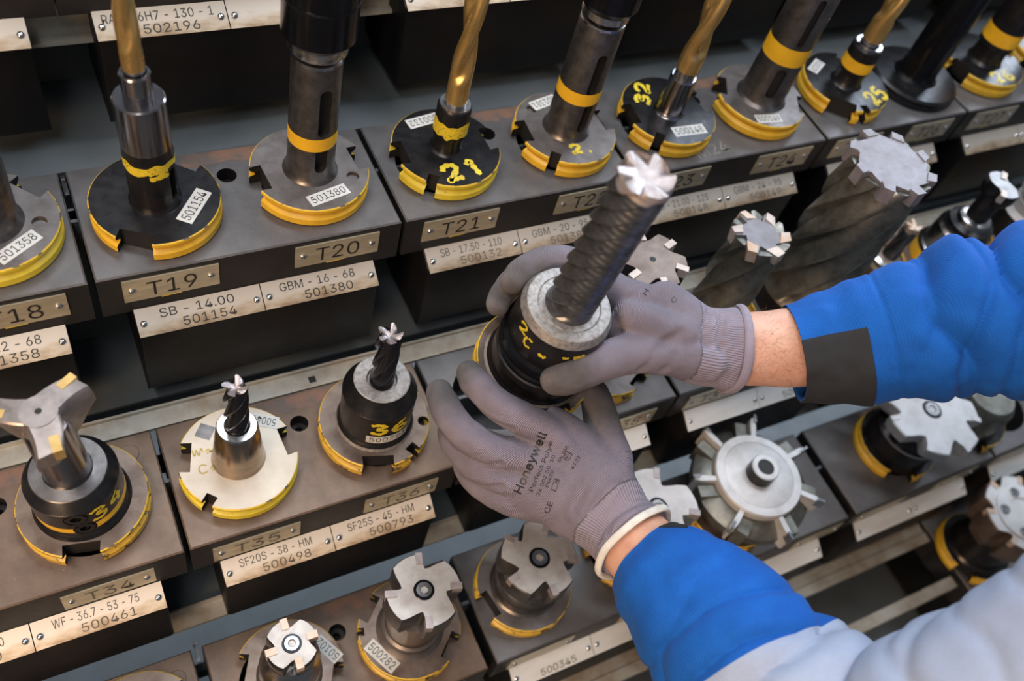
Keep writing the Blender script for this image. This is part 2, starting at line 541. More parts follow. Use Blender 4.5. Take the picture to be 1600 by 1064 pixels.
DIG = {'0': [[(.5, 1), (.1, .7), (.1, .3), (.5, 0), (.9, .3), (.9, .7), (.5, 1)]],
       '1': [[(.25, .78), (.55, 1), (.6, .5), (.7, 0)]],
       '2': [[(.05, .7), (.25, .98), (.75, .95), (.8, .6), (.1, .05), (.5, .1), (1, .08)]],
       '3': [[(.05, .85), (.5, 1), (.85, .8), (.4, .55), (.9, .35), (.6, .02), (.05, .12)]],
       '4': [[(.65, 1), (.1, .4), (1, .42)], [(.7, .75), (.68, 0)]],
       '5': [[(.9, 1), (.25, .95), (.15, .55), (.7, .6), (.9, .25), (.5, 0), (.05, .1)]],
       '6': [[(.8, 1), (.3, .75), (.08, .3), (.45, 0), (.9, .22), (.6, .48), (.15, .3)]],
       '/': [[(.5, .9), (.5, .2)]], '~': [[(0, .4), (.25, .75), (.5, .4), (.75, .75), (1, .45)], [(.1, .2), (.5, .45), (.9, .15)]],
       'c': [[(.9, .9), (.3, 1), (.05, .5), (.3, 0), (.9, .12)]], '.': [[(.4, .1), (.6, .1)]], 'w': [[(0, .9), (.2, .1), (.4, .8), (.6, .1), (.85, .95), (1, .5)]]}


def brush(text, w, h, width, mapping, gap=0.25):
    """brushed strokes; mapping turns stroke-plane (x, y) into 3-D"""
    mb = MB()
    n = len(text)
    cw = w / (n + gap * (n - 1))
    for ci, ch in enumerate(text):
        ox = -w / 2 + ci * cw * (1 + gap)
        for st in DIG[ch]:
            P = [Vector((ox + x * cw, (y - .5) * h, 0)) for x, y in st]
            pts = []
            for i in range(len(P) - 1):
                p0, p1, p2, p3 = P[max(i - 1, 0)], P[i], P[i + 1], P[min(i + 2, len(P) - 1)]
                for a in range(6):
                    t = a / 6
                    pts.append(0.5 * ((2 * p1) + (p2 - p0) * t + (2 * p0 - 5 * p1 + 4 * p2 - p3) * t * t + (3 * p1 - p0 - 3 * p2 + p3) * t ** 3))
            pts.append(P[-1])
            L, vs, fs = len(pts), [], []
            for i, p in enumerate(pts):
                d = (pts[min(i + 1, L - 1)] - pts[max(i - 1, 0)]).normalized()
                s = Vector((-d.y, d.x, 0)) * width * (0.5 + 0.12 * math.sin(i * 1.7 + ci))
                if i in (0, L - 1):
                    s *= 0.6
                vs += [mapping(*(p + s)[:2]), mapping(*p[:2]), mapping(*(p - s)[:2])]
                if i:
                    q = 3 * i
                    fs += [(q - 3, q - 2, q + 1, q), (q - 2, q - 1, q + 2, q + 1)]
            mb.add(vs, fs)
    return mb


def flat_map(cx, cy, ang, z):
    c, s = math.cos(math.radians(ang)), math.sin(math.radians(ang))
    return lambda x, y: (cx + x * c - y * s, cy + x * s + y * c, z)


def cyl_map(r, ang, z0):
    return lambda x, y: (r * math.cos(math.radians(ang) + x / r), r * math.sin(math.radians(ang) + x / r), z0 + y)


# ------------------------------------------------------------------ rack geometry
ROWZ = {0: -399.0, 1: -542.0, 2: -685.0, 3: -828.0, 4: -971.0}
ROWY = {0: 590.0, 1: 441.0, 2: 292.0, 3: 158.0, 4: 45.0}
DEPTH = 108.0
X0, X1 = -560.0, 1900.0

rack = thing('tool_rack', 'grey stepped steel rack that carries the rows of tool holder blocks', 'rack', (0, 0, 0))
for r in (1, 2, 3, 4):
    yb = ROWY[r] + DEPTH
    yr = ROWY[r - 1] + 62
    MB().box(X0, X1, yb + 30, yr, ROWZ[r] - 6, ROWZ[r] - 3).build('shelf_panel', M['panel'], rack)
    MB().box(X0, X1, yr, yr + 3, ROWZ[r] - 150, ROWZ[r - 1] - 6).build('riser_panel', M['panel'], rack)
    if r in (1,):
        MB().box(X0, X1, yb + 0.5, yb + 30, ROWZ[r] - 8, ROWZ[r] - 2).build('shelf_lip', M['panel'], rack)
    if r == 2:
        mb = MB().box(X0, X1, yb + 0.8, yb + 17, ROWZ[r] - 4, ROWZ[r] - 0.5).box(X0, X1, yb + 17, yb + 19, ROWZ[r] - 4, ROWZ[r] + 3)
        mb.build('edge_strip', M['strip'], rack)
    if r == 3:
        mb = MB().box(X0, X1, yb + 19, yb + 34, ROWZ[r] - 4, ROWZ[r] - 0.5).box(X0, X1, yb + 34, yb + 36, ROWZ[r] - 4, ROWZ[r] + 4)
        mb.build('edge_strip', M['strip'], rack)
mb = MB().box(X0, X1, ROWY[0] + 18, ROWY[0] + 22, ROWZ[0] - 70, ROWZ[0] - 43).box(X0, X1, ROWY[0] + 10, ROWY[0] + 22, ROWZ[0] - 73, ROWZ[0] - 70)
mb.build('mounting_rail', M['strip'], rack)
for r in (0, 1, 2, 3, 4):                         # carrying bars under the blocks
    MB().box(X0, X1, ROWY[r] + 100, ROWY[r] + 107, ROWZ[r] - 62, ROWZ[r] - 41.5).build('carrying_bar', M['panel'], rack)
for x in (-120, 161, 385):                        # slots in the strip
    MB().box(x - 3, x + 3, ROWY[2] + DEPTH + 5, ROWY[2] + DEPTH + 11, ROWZ[2] - 1, ROWZ[2] - 0.2).build('strip_slot', M['hole'], rack)
MB().box(X0, 887, 120, 132, ROWZ[4] - 4, ROWZ[4] - 0.5).box(X0, 887, 133, 146, ROWZ[4] - 5, ROWZ[4] - 1.5).build('edge_strip', M['strip'], rack)
MB().box(X0, 886, ROWY[4] + 14, ROWY[4] + 28, ROWZ[4] - 20, ROWZ[4] - 6).build('front_bar', M['strip'], rack)
MB().box(X0, X1, ROWY[4] - 40, ROWY[3] + 66, ROWZ[4] - 150, ROWZ[4] - 147).build('base_panel', M['panel'], rack)


# ------------------------------------------------------------------ holder blocks
def circle(cx, cy, r, n=40):
    return [(cx + r * math.cos(2 * math.pi * i / n), cy + r * math.sin(2 * math.pi * i / n)) for i in range(n)]


def holed_plate(w, d, th, holes, top_m, ch=1.2):
    """a block w x d x th whose top is at z = 0, with round holes through it and eased edges"""
    bm = bmesh.new()

    def loop(pts, z):
        vs = [bm.verts.new((x * S, y * S, z * S)) for x, y in pts]
        return vs, [bm.edges.new((vs[i], vs[(i + 1) % len(vs)])) for i in range(len(vs))]

    def wall(a, b):
        n = len(a)
        for i in range(n):
            f = bm.faces.new((a[i], a[(i + 1) % n], b[(i + 1) % n], b[i]))
            f.smooth = n > 8
    rect = lambda e: [(e, e), (w - e, e), (w - e, d - e), (e, d - e)]
    top, te = loop(rect(ch), 0)
    side, _ = loop(rect(0), -ch)
    bot, be = loop(rect(0), -th)
    wall(side, top)
    wall(bot, side)
    edges, bedges = list(te), list(be)
    for cx, cy, r in holes:
        a, ae = loop(circle(cx, cy, r), 0)
        b, b_e = loop(circle(cx, cy, r - 0.01), -th)
        wall(a, b)
        edges += ae
        bedges += b_e
    bmesh.ops.triangle_fill(bm, edges=edges, use_beauty=True)
    bmesh.ops.triangle_fill(bm, edges=bedges, use_beauty=True)
    bmesh.ops.recalc_face_normals(bm, faces=bm.faces)
    me = bpy.data.meshes.new('block_body')
    bm.to_mesh(me)
    bm.free()
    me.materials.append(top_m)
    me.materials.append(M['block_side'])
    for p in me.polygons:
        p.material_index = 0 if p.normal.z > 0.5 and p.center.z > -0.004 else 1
    me.set_sharp_from_angle(angle=math.radians(35))
    return me


def rivet_mesh():
    return MB().lathe([(2.4, 0), (2.4, 0.8), (1.9, 1.5), (1.0, 1.95), (0.0, 2.1)], 16, cap0=False).mesh('rivet', [M['rivet']])


RIVET = rivet_mesh()
FRONT = Matrix.Rotation(math.radians(90), 4, 'X')              # XY plane -> facing -Y
TILT_DY, TILT_DZ = -16.0, -10.0
TILT = Matrix(((1, 0, 0, 0), (0, 0.848, -0.530, 0), (0, 0.530, 0.848, 0), (0, 0, 0, 1)))


def rack_block(x0, x1, row, plates, strips, label, plate_dz=-5, rust=True, shroud=True, group='tool holder blocks', sockets=None):
    """plates: (word, xa, xb); strips: (line1, line2, xa, xb) in row millimetres"""
    z, y, w = ROWZ[row], ROWY[row], x1 - x0
    root = thing('tool_holder_block', label, 'holder block', (x0, y, z), group=group)
    hs = [(c - x0, 55, 36.5) for c in sockets] if sockets else [(w / 2 - 57, 55, 36.5), (w / 2 + 56, 55, 36.5), (w / 2 - 2, 78, 7.5)] if w > 200 else []
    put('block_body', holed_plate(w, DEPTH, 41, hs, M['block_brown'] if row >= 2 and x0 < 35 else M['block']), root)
    if hs and not sockets:
        MB().lathe([(7.4, -12), (3.6, -12.2), (3.2, -20), (0, -20)], 24, Matrix.Translation((w / 2 - 2, 78, 0)), cap0=False).build('bolt_recess', M['hole'], root)
    if rust:
        mb = MB()
        vs, fs, k = [], [], 14
        for i in range(k + 1):
            for j, yy in enumerate((DEPTH - 3, DEPTH - 16 - 6 * noise.noise((i * .7 + x0, z, 0)))):
                vs.append((w * 0.36 + i * (w * 0.36) / k, yy, 0.12))
            if i:
                fs.append((2 * i - 2, 2 * i - 1, 2 * i + 1, 2 * i))
        mb.add(vs, fs).build('rust_patch', M['rust'], root, recalc=False)
    if shroud:
        a, b = 20, w - 20
        prof = [(2, -41), (TILT_DY, -51), (TILT_DY, -122), (TILT_DY + 3, -128), (TILT_DY + 9, -131), (92, -131), (92, -41)]
        rr = []
        for xx, ins in ((a, 3.0), (a + .9, 0.9), (a + 3, 0), (b - 3, 0), (b - .9, 0.9), (b, 3.0)):
            rr.append([(xx, min(max(py, TILT_DY + ins) if py < 0 else py - ins * 0, 92 - ins), max(pz, -131 + ins)) for py, pz in prof])
        MB().rings(rr).build('shroud', M['plastic'], root, smooth=30)
    for word, xa, xb in plates:
        xa, xb = xa - x0, xb - x0
        zc = plate_dz - 12
        pl = MB().box(-(xb - xa) / 2, (xb - xa) / 2, -1.2, -0.05, -11.5, 11.5).build('number_plate', M['plate'], root, ((xa + xb) / 2, 0, zc))
        for sx in (-1, 1):
            put('rivet', RIVET, pl, (sx * ((xb - xa) / 2 - 6), -1.2, 0.5), rot=(math.radians(90), 0, 0))
        if word:
            text_flat(word, min(36, 0.52 * (xb - xa)), 15, Matrix.Translation((0, -1.35, -0.5)) @ FRONT).build('lettering', M['ink'] if row == 1 else M['ink_soft'], pl, recalc=False)
            MB().add([(-9, -0.3, -11.4), (7, -0.3, -11.4), (6, -0.3, -13.4), (-8, -0.3, -14)], [(0, 1, 2, 3)]).build('paint_drip', M['brush'], pl, recalc=False)
    for l1, l2, xa, xb in strips:
        xa, xb = xa - x0, xb - x0
        L = xb - xa
        st = MB().box(-L / 2, L / 2, -10.5, 10.5, -0.8, 0.05, 0, TILT).build('label_strip', M['label_cool_lit'] if row > 1 and x0 > 240 else M['label_lit'] if row > 1 else M['label'], root, ((xa + xb) / 2, TILT_DY / 2 - 1.3, -41 + TILT_DZ / 2 + 1.0))
        for sx in (-1, 1):
            put('rivet', RIVET, st, TILT @ Vector((sx * (L / 2 - 4.5), -1, 0.05)), rot=(math.atan2(0.530, 0.848), 0, 0))
        for wd, wy, ww, wx in ((l1, 4.2, 0.84 if row == 0 else 0.66, -0.02), (l2, -5.0, 0.44, 0.06)):
            if wd:
                v, f, asp = TXT[wd]
                hh = 6.6
                text_flat(wd, min(L * ww, hh * asp * 1.18), hh, Matrix.Translation(TILT @ Vector((wx * L, wy, 0.25))) @ TILT).build('lettering', M['ink_soft'] if row > 1 or xa + x0 > 240 else M['ink'], st, recalc=False)
    return root


def pl2(x0, a, b):
    return [(a, x0 + 16, x0 + 84), (b, x0 + 140, x0 + 208)]


def st2(x0, w, a, b):
    m = x0 + w / 2
    return [(a[0], a[1], x0 + 20.5, m - 0.4), (b[0], b[1], m + 0.4, x0 + w - 20.5)]


# row 0 (topmost, only its lower edge shows)
for i, (x0, lab) in enumerate(((-190, 'black shroud of the top row cut off by the left edge'),
                               (33, 'black shroud of the top row with label strip 502196'),
                               (262, 'black shroud of the top row behind the gold drill number 21'),
                               (486, 'black shroud of the top row behind the chromed holder with thick gold drill'),
                               (712, 'black shroud of the top row behind the black plain spindle'),
                               (938, 'black shroud of the top row in the upper right corner'))):
    s_ = st2(x0, 222, ('RA - 16H7 - 130 - 1', '502196') if i == 1 else ('', ''), ('', ''))
    rack_block(x0, x0 + 222, 0, [], s_, lab, rust=False)
# row 1
R1 = [(-214, 8), (13, 238), (242, 456), (460, 681), (685, 880), (884, 1106), (1110, 1330)]
L1 = [('T17', 'T18', ('', ''), ('GBM - 12 - 68', '501358')), ('T19', 'T20', ('SB - 14.00', '501154'), ('GBM - 16 - 68', '501380')),
      ('T21', 'T22', ('SB - 17.50 - 110', '500132'), ('GBM - 20 - 95', '501381')), ('T23', 'T24', ('SB - 21.00 - 125', '500148'), ('GBM - 24 - 95', '500149')),
      ('T25', 'T26', ('', ''), ('', '')), ('T27', 'T28', ('', ''), ('', '')), (None, None, ('', ''), ('', ''))]
N1 = ['dark steel holder block with plate T18 at the left edge of the upper row', 'dark steel holder block with plates T19 and T20',
      'dark steel holder block with plates T21 and T22', 'dark steel holder block with plates T23 and T24, chalked on top',
      'dark steel holder block under the tool number 25 and the plain black spindle', 'dark steel holder block under the yellow-rimmed tool in the upper right corner',
      'dark steel holder block past the right edge of the upper row']
for (x0, x1), (a, b, sa, sb), lab in zip(R1, L1, N1):
    rack_block(x0, x1, 1, [(a, x0 + 16, x0 + 83), (b, x0 + 140, x0 + 207)] if x1 - x0 > 200 else [(a, x0 + 14, x0 + 76), (b, x0 + 118, x0 + 180)], st2(x0, x1 - x0, sa, sb), lab)
# row 2
R2 = [(-199, 26), (30, 249), (253, 473), (477, 698), (702, 922), (926, 1146), (1150, 1370)]
L2 = [('T33', 'T34', ('WF - 36.7 - 53 - 50', '500460'), ('WF - 36.7 - 53 - 75', '500461')), ('T35', 'T36', ('SF20S - 38 - HM', '500498'), ('SF25S - 45 - HM', '500793')),
      ('T37', 'T38', ('', ''), ('', '')), ('T39', 'T40', ('', ''), ('', '500345')), (None, None, ('', ''), ('', '')), (None, None, ('', ''), ('', '')), (None, None, ('', ''), ('', ''))]
N2 = ['dark steel holder block with plate T34 at the left edge', 'dark steel holder block with plates T35 and T36',
      'dark steel holder block between the two gloved hands, its first socket empty', 'dark steel holder block under the bare right wrist, strip showing',
      'dark steel holder block behind the right sleeve in the middle row', 'dark steel holder block past the grey sleeve in the middle row', 'dark steel holder block past the right edge of the middle row']
for (x0, x1), (a, b, sa, sb), lab in zip(R2, L2, N2):
    rack_block(x0, x1, 2, [(a, x0 + 16, x0 + 84), (b, x0 + 138, x0 + 202)], st2(x0, x1 - x0, sa, sb), lab, plate_dz=-11)
for blk_, px_, py_ in (('tool_holder_block.013', 26 + 199 - 9, 92),):
    MB().lathe([(7.5, 0), (7.5, 0.5), (7, 0.8), (0, 0.8)], 28, Matrix.Translation((px_ - 10, py_, 0)), cap0=False).build('screw_plug', M['block_brown'], bpy.data.objects[blk_])
# row 3
R3 = [(-199, 15), (24, 247), (256, 474), (478, 681), (693, 912), (916, 1136), (1140, 1360)]
N3 = ['dark steel holder block in the bottom left corner', 'dark steel holder block under the two face mills at the bottom edge',
      'dark steel holder block under the face mill beside the blue sleeve', 'dark steel holder block under the wide cutter with radial knives',
      'dark steel holder block under the toothed white disc cutter', 'dark steel holder block of the lower row past the white disc cutter', 'dark steel holder block past the right edge of the lower row']
for (x0, x1), lab in zip(R3, N3):
    rack_block(x0, x1, 3, [('', x0 + 16, x0 + 84), ('', x0 + 138, x0 + 202)], st2(x0, x1 - x0, ('', '500345') if x0 == 256 else ('', ''), ('', '')), lab, plate_dz=-11, sockets={478: [545], 693: [786]}.get(x0))
MB().lathe([(7.5, 0), (7.5, 0.5), (7, 0.8), (0, 0.8)], 28, Matrix.Translation((199 - 1, 88, 0)), cap0=False).build('screw_plug', M['block_brown'], bpy.data.objects['tool_holder_block.020'])
# row 4
for x0, lab in ((893, 'dark steel holder block under the screwed face mill at the right edge'), (1119, 'dark steel holder block past the lower right edge')):
    rack_block(x0, x0 + 222, 4, [('', x0 + 16, x0 + 84)], st2(x0, 222, ('', ''), ('', '')), lab, plate_dz=-11, sockets=[x0 + 35])
text_flat('M24', 38, 13, Matrix.Translation((90, 14, 0.2)) @ Matrix.Rotation(math.radians(6), 4, 'Z')).build('chalk_mark', M['chalk'], bpy.data.objects['tool_holder_block.009'], recalc=False)


# ------------------------------------------------------------------ tool holders
def flange_outline(R, notches, n=120):
    ev = []
    for a, hw, d in notches:
        da = math.degrees(math.asin(hw / R))
        c, s = math.cos(math.radians(a)), math.sin(math.radians(a))
        P = lambda x, y: (x * c - y * s, x * s + y * c)
        xr = math.sqrt(R * R - hw * hw)
        ev += [((a - da) % 360, P(xr, -hw), 1), ((a - da + 0.01) % 360, P(d, -hw), 0), ((a + da - 0.01) % 360, P(d, hw), 0), ((a + da) % 360, P(xr, hw), 1)]
    for i in range(n):
        t = 360 * i / n
        if any(abs((t - a + 180) % 360 - 180) <= math.degrees(math.asin(hw / R)) + 0.3 for a, hw, d in notches):
            continue
        ev.append((t, (R * math.cos(math.radians(t)), R * math.sin(math.radians(t))), 1))
    ev.sort(key=lambda e: e[0])
    return [(p, rim) for _, p, rim in ev]


LAYERS = [(0.0, -1.0), (1.4, 0), (6.6, 0), (7.6, -0.9), (9.6, -4.4), (11.2, -4.4), (13.0, -1.0), (13.8, -0.2), (16.2, -0.2), (17.0, -1.0)]


def flange(root, notches, top, rim, R=45.5, chips=(), holes=(), plain=False, taper=False):
    out = flange_outline(R, notches)
    mb = MB()
    rings = []
    lay = [(0, -1), (1, 0), (4, 0), (5, -1.5), (6, -1.5), (7, 0), (9, 0), (11, -2.5)] if plain else LAYERS
    for z, dr in lay:
        rings.append([(p[0] * (1 + dr / R), p[1] * (1 + dr / R), z) if r else (p[0], p[1], z) for p, r in out])
    mb.rings(rings)
    k = len(out)
    for gi in range(len(lay) - 1):
        for j in range(k):
            if out[j][1] and out[(j + 1) % k][1]:
                mb.m[gi * k + j] = 3 if gi == len(lay) - 2 and not plain else 1
            else:
                mb.m[gi * k + j] = 2
    h = lay[-1][0]
    mats = [top, rim, M['hole'], M['yellow_edge']]
    me = mb.mesh('flange', mats)
    for a, r, sz in chips:
        me = cut(me, MB().lathe([(sz, h - 3, 0), (sz, h + 3, 0)], 24, Matrix.Translation((r * math.cos(math.radians(a)), r * math.sin(math.radians(a)), 0))), mats)
    for a, r, sz in holes:
        c = MB().lathe([(sz, h - 8), (sz, h + 3)], 24, Matrix.Translation((r * math.cos(math.radians(a)), r * math.sin(math.radians(a)), 0)))
        c.m = [2] * len(c.m)
        me = cut(me, c, mats)
    f = put('flange', me, root)
    if taper:
        MB().lathe([(9, -58), (11, -60), (20, -60), (34.5, -2), (34.5, 0)], 40).build('taper_shank', M['gun'], root)
    return f, h


def sticker(root, word, ang, r, rot, h, w=32, d=11):
    m4 = Matrix.Translation((r * math.cos(math.radians(ang)), r * math.sin(math.radians(ang)), h)) @ Matrix.Rotation(math.radians(rot), 4, 'Z')
    s = MB().box(-w / 2, w / 2, -d / 2, d / 2, 0.02, 0.25, 0, m4).build('number_sticker', M['sticker'], root)
    text_flat(word, w * 0.86, d * 0.62, m4 @ Matrix.Translation((0, 0, 0.35))).build('lettering', M['ink'], s, recalc=False)


def cyl_sticker(root, word, r, ang, z, w=34, d=10):
    mp = cyl_map(r + 0.15, ang, z)
    vs, fs, n = [], [], 14
    for i in range(n + 1):
        x = -w / 2 + w * i / n
        vs += [mp(x, -d / 2), mp(x, d / 2)]
        if i:
            fs.append((2 * i - 2, 2 * i, 2 * i + 1, 2 * i - 1))
    s = MB().add(vs, fs).build('number_sticker', M['sticker'], root, recalc=False)
    v, f, asp = TXT[word]
    mp2 = cyl_map(r + 0.3, ang, z)
    MB().add([mp2(x * w * 0.86, y * d * 0.62) for x, y in v], f).build('lettering', M['ink'], s, recalc=False)


def holder(x, row, label, rot=(0, 0, 0), y=None, group='tools of the upper row'):
    yy = ROWY[row] + 55 if y is None else y
    return thing('tool_holder', label, 'tool holder', (x, yy, ROWZ[row] + 0.15), rot, group)


def slotted(root, prof, mats, slots, name='spindle_body', seg=72):
    """lathe body with oblong through-slots: (angle, z centre, length, width)"""
    me = MB().lathe(prof, seg).mesh(name, mats)
    for ang, zc, L, w in slots:
        r = max(p[0] for p in prof)
        ol = []
        for i in range(24):
            a = 2 * math.pi * i / 24
            ol.append((w / 2 * math.cos(a), w / 2 * math.sin(a) + (L - w) / 2 * (1 if math.sin(a) >= 0 else -1)))
        c = MB()
        R = [[(d, px, py) for px, py in ol] for d in (r - 9, r + 6)]
        c.rings(R, mat4=Matrix.Translation((0, 0, zc)) @ Matrix.Rotation(math.radians(ang), 4, 'Z'))
        c.m = [1] * len(c.m)
        me = cut(me, c, mats)
    return put(name, me, root)


def band(root, r, z0, z1, m='yellow_flat', wob=0.0, label=None):
    n, vs, fs = 72, [], []
    for i in range(n):
        a = 2 * math.pi * i / n
        w0, w1 = (wob * noise.noise((math.cos(a) * 2.5, math.sin(a) * 2.5, r)), wob * noise.noise((math.cos(a) * 2.5, math.sin(a) * 2.5, r + 9)))
        vs += [((r + .22) * math.cos(a), (r + .22) * math.sin(a), z0 + w0), ((r + .22) * math.cos(a), (r + .22) * math.sin(a), z1 + w1)]
        fs.append((2 * i, 2 * ((i + 1) % n), 2 * ((i + 1) % n) + 1, 2 * i + 1))
    return MB().add(vs, fs).build('paint_band', M[m], root, recalc=False, label=label)


def sstep(a, b, t):
    t = min(1, max(0, (t - a) / (b - a)))
    return t * t * (3 - 2 * t)


def fluted(root, name, R, z0, L, n, twist, mats, kind='mill', core=0.6, runout=8, ripple=0.0, rip_pitch=5, seg=None, step=2.5, phase=0, endlen=3.0, dish=2.0, taper=0, label=None):
    """twisted flutes: 'drill' has round flutes, 'mill' has saw teeth and a dished end; twist in degrees per mm"""
    seg = seg or (56 if kind == 'drill' else 14 * n)
    N = max(4, int(L / step))
    rings, mis = [], []
    for i in range(N + 1):
        z = L * i / N
        dep = sstep(runout * 0.3, runout * 1.6, z)
        ring = []
        for j in range(seg):
            t = (j / seg * n) % 1.0
            if kind == 'drill':
                s = 1 - core * dep * (0.5 + 0.5 * math.cos(2 * math.pi * t)) ** 1.6
            else:
                saw = 1.0 if t < 0.12 else (1 - sstep(0.12, 0.27, t) if t < 0.27 else ((t - 0.27) / 0.73) ** 0.9)
                s = 1 - (1 - core) * dep * (1 - saw)
            rr = R * (1 - taper * (z / L)) * s
            if ripple and kind == 'mill':
                rr -= ripple * dep * (0.5 + 0.5 * math.sin(2 * math.pi * (z / rip_pitch + (j / seg))))
            a = 2 * math.pi * j / seg + math.radians(twist * z + phase)
            zz = z0 + z
            if kind == 'mill' and i == N:
                zz -= (1 - s) / max(1e-3, 1 - core) * dish * 1.6
            ring.append((rr * math.cos(a), rr * math.sin(a), zz))
        rings.append(ring)
        mis.append(1 if z > L - endlen else 0)
    mb = MB()
    if kind == 'mill':
        for k, dz in ((0.55, -dish * 0.6), (0.12, -dish)):
            rings.append([(p[0] * k, p[1] * k, z0 + L + dz) for p in rings[N]])
            mis.append(1)
    else:
        rings.append([(p[0] * 0.05, p[1] * 0.05, z0 + L + R * 0.5) for p in rings[N]])
        mis.append(0)
    mb.rings(rings, mis=mis)
    return mb.build(name, mats, root, smooth=50, label=label)


HW, FL = 12.6, 35.0       # drive slot half width and floor
# T18
t = holder(-42, 1, 'gunmetal tool holder with a yellow rim cut off by the left edge, sticker 501358')
flange(t, [(41, HW, FL), (221, HW, FL)], M['flange_gun'], M['yellow_lemon'], chips=[(-15, 32, 5)])
MB().lathe([(23, 17), (21.5, 19), (20, 22), (20, 130), (18, 132)]).build('spindle_body', M['gun'], t)
sticker(t, '501358', -62, 31, 33, 17)
# T19
t = holder(66.5, 1, 'black tool holder with a slim gold drill in a bright collar, sticker 501154', rot=(0, -0.022, 0), y=493)
flange(t, [(-122, HW, FL), (48, HW, FL)], M['black_ox'], M['yellow'])
slotted(t, [(18.2, 17, 0), (17.2, 19, 0), (16.7, 22, 0), (16.6, 71, 2), (16.6, 109, 2), (15.6, 110, 2), (10, 110, 2)], [M['black_ox'], M['hole'], M['spindle']], [(-42, 38, 30, 7)])
MB().lathe([(9.6, 110), (9.6, 129), (9.0, 130), (7.6, 130), (7.6, 127)]).build('collar', M['spindle'], t)
band(t, 16.7, 55, 62, 'brush', 3.5, 'ragged hand-brushed yellow ring')
brush('2', 15, 6, 3.2, cyl_map(17.0, -80, 54)).build('painted_number', M['brush'], t, recalc=False)
MB().lathe([(6.6, 125, 1), (6.6, 133, 0), (7.1, 133.5, 0), (7.1, 142)], 40).build('drill_shank', [M['gold'], M['steel']], t)
fluted(t, 'drill_bit', 7.1, 141, 130, 2, 3.6, [M['gold']], 'drill', core=0.44, runout=10)
sticker(t, '501154', -33, 28, 51, 17, 33, 12)
# T20
t = holder(181.6, 1, 'gunmetal tool holder with slotted spindle and black chuck, sticker 501380', y=497, rot=(0, 0.010, 0))
flange(t, [(-176, HW, FL), (4, HW, FL)], M['flange_gun'], M['yellow'], chips=[(-29, 33, 5)])
slotted(t, [(21, 17, 0), (19.4, 19, 0), (18.6, 23, 0), (18, 30, 0), (17.8, 123.5, 2), (17.4, 125.6, 0), (16.6, 126, 0)], [M['gun'], M['hole'], M['steel']], [(-85, 42, 27, 9.5), (-84, 85, 42, 9.0)])
band(t, 17.9, 50, 62)
MB().lathe([(14.8, 126, 0), (14.8, 131, 1), (20.4, 131, 1), (20.8, 132, 1), (20.8, 138.5, 0), (22, 140, 0), (25.4, 144, 0), (25.4, 171, 0), (24.6, 172, 0), (25.4, 173, 0), (25.4, 215, 0)]).build('chuck', [M['black_gloss'], M['steel']], t)
sticker(t, '501380', -82, 31, 13, 17, 33, 11)
# T21
t = holder(296.2, 1, 'black tool holder painted 21 with a gold twist drill')
flange(t, [(178, HW, FL), (2, HW, FL), (-128, 4.5, 36)], M['black_ox'], M['yellow_lemon'])
MB().lathe([(14.5, 17), (12.6, 18.5), (11.6, 21), (11.4, 31), (13.6, 33), (13.8, 60), (12.8, 62), (9.5, 62)]).build('spindle_body', M['black_ox'], t)
band(t, 13.9, 37, 50, 'brush', 3.0, 'ragged hand-brushed yellow ring')
MB().lathe([(12.4, 62), (12.2, 63.2), (8.4, 63.2), (8.4, 60)], cap0=False).build('collar', M['steel'], t)
MB().lathe([(8.3, 58, 1), (8.3, 66, 0), (8.8, 66.5, 0), (8.8, 82)], 40).build('drill_shank', [M['gold'], M['steel']], t)
fluted(t, 'drill_bit', 8.8, 81, 150, 2, 2.7, [M['gold']], 'drill', core=0.44, runout=9, phase=200)
sticker(t, '500132', 103, 33, -172, 17, 30, 11)
brush('21', 34, 17, 4.6, flat_map(2, -29, 4, 17.25)).build('painted_number', M['brush'], t, recalc=False)
# T22
t = holder(409.5, 1, 'gunmetal slotted tool holder behind the held milling cutter, faint painted 2', rot=(0, 0.008, 0))
flange(t, [(176, HW, FL), (2, HW, FL), (-130, 4.5, 36)], M['flange_gun'], M['yellow'], chips=[(128, 34, 4.6)])
slotted(t, [(21, 17, 0), (19.6, 19, 0), (18.8, 23, 0), (18.4, 127.5, 2), (18, 129.6, 0), (17.2, 130, 0)], [M['gun'], M['hole'], M['steel']], [(-86, 42, 30, 8.5), (-96, 87, 40, 8)])
band(t, 18.6, 56, 68)
MB().lathe([(15.2, 130, 0), (15.2, 134, 1), (19.2, 134, 1), (19.4, 140, 0), (21, 142, 0), (23.4, 146, 0), (23.4, 214, 0)]).build('chuck', [M['black_gloss'], M['steel']], t)
sticker(t, '501381', 100, 33, -167, 17, 28, 11)
brush('2.', 22, 10, 3.2, flat_map(2, -28, -6, 17.25)).build('painted_number', M['brush'], t, recalc=False)
# T23
t = holder(519.3, 1, 'black tool holder with chromed sleeve and thick gold drill, painted 32 sideways')
flange(t, [(176, HW, FL), (5, HW, FL), (-133, 4.5, 36)], M['black_ox'], M['yellow'])
MB().lathe([(14.6, 17), (13, 18.5), (12.4, 20), (12.0, 55), (11, 56.5), (9.6, 56.5)]).build('spindle_body', M['spindle'], t)
MB().lathe([(9.4, 54, 1), (9.4, 64, 0), (10.4, 64.5, 0), (10.4, 76)], 40).build('drill_shank', [M['gold'], M['steel']], t)
fluted(t, 'drill_bit', 10.4, 75, 150, 2, 2.4, [M['gold']], 'drill', core=0.42, runout=9, phase=60)
sticker(t, '500148', -80, 29, -3, 17, 34, 12)
brush('32', 30, 13, 3.6, flat_map(-15, 25, 60, 17.25)).build('painted_number', M['brush'], t, recalc=False)
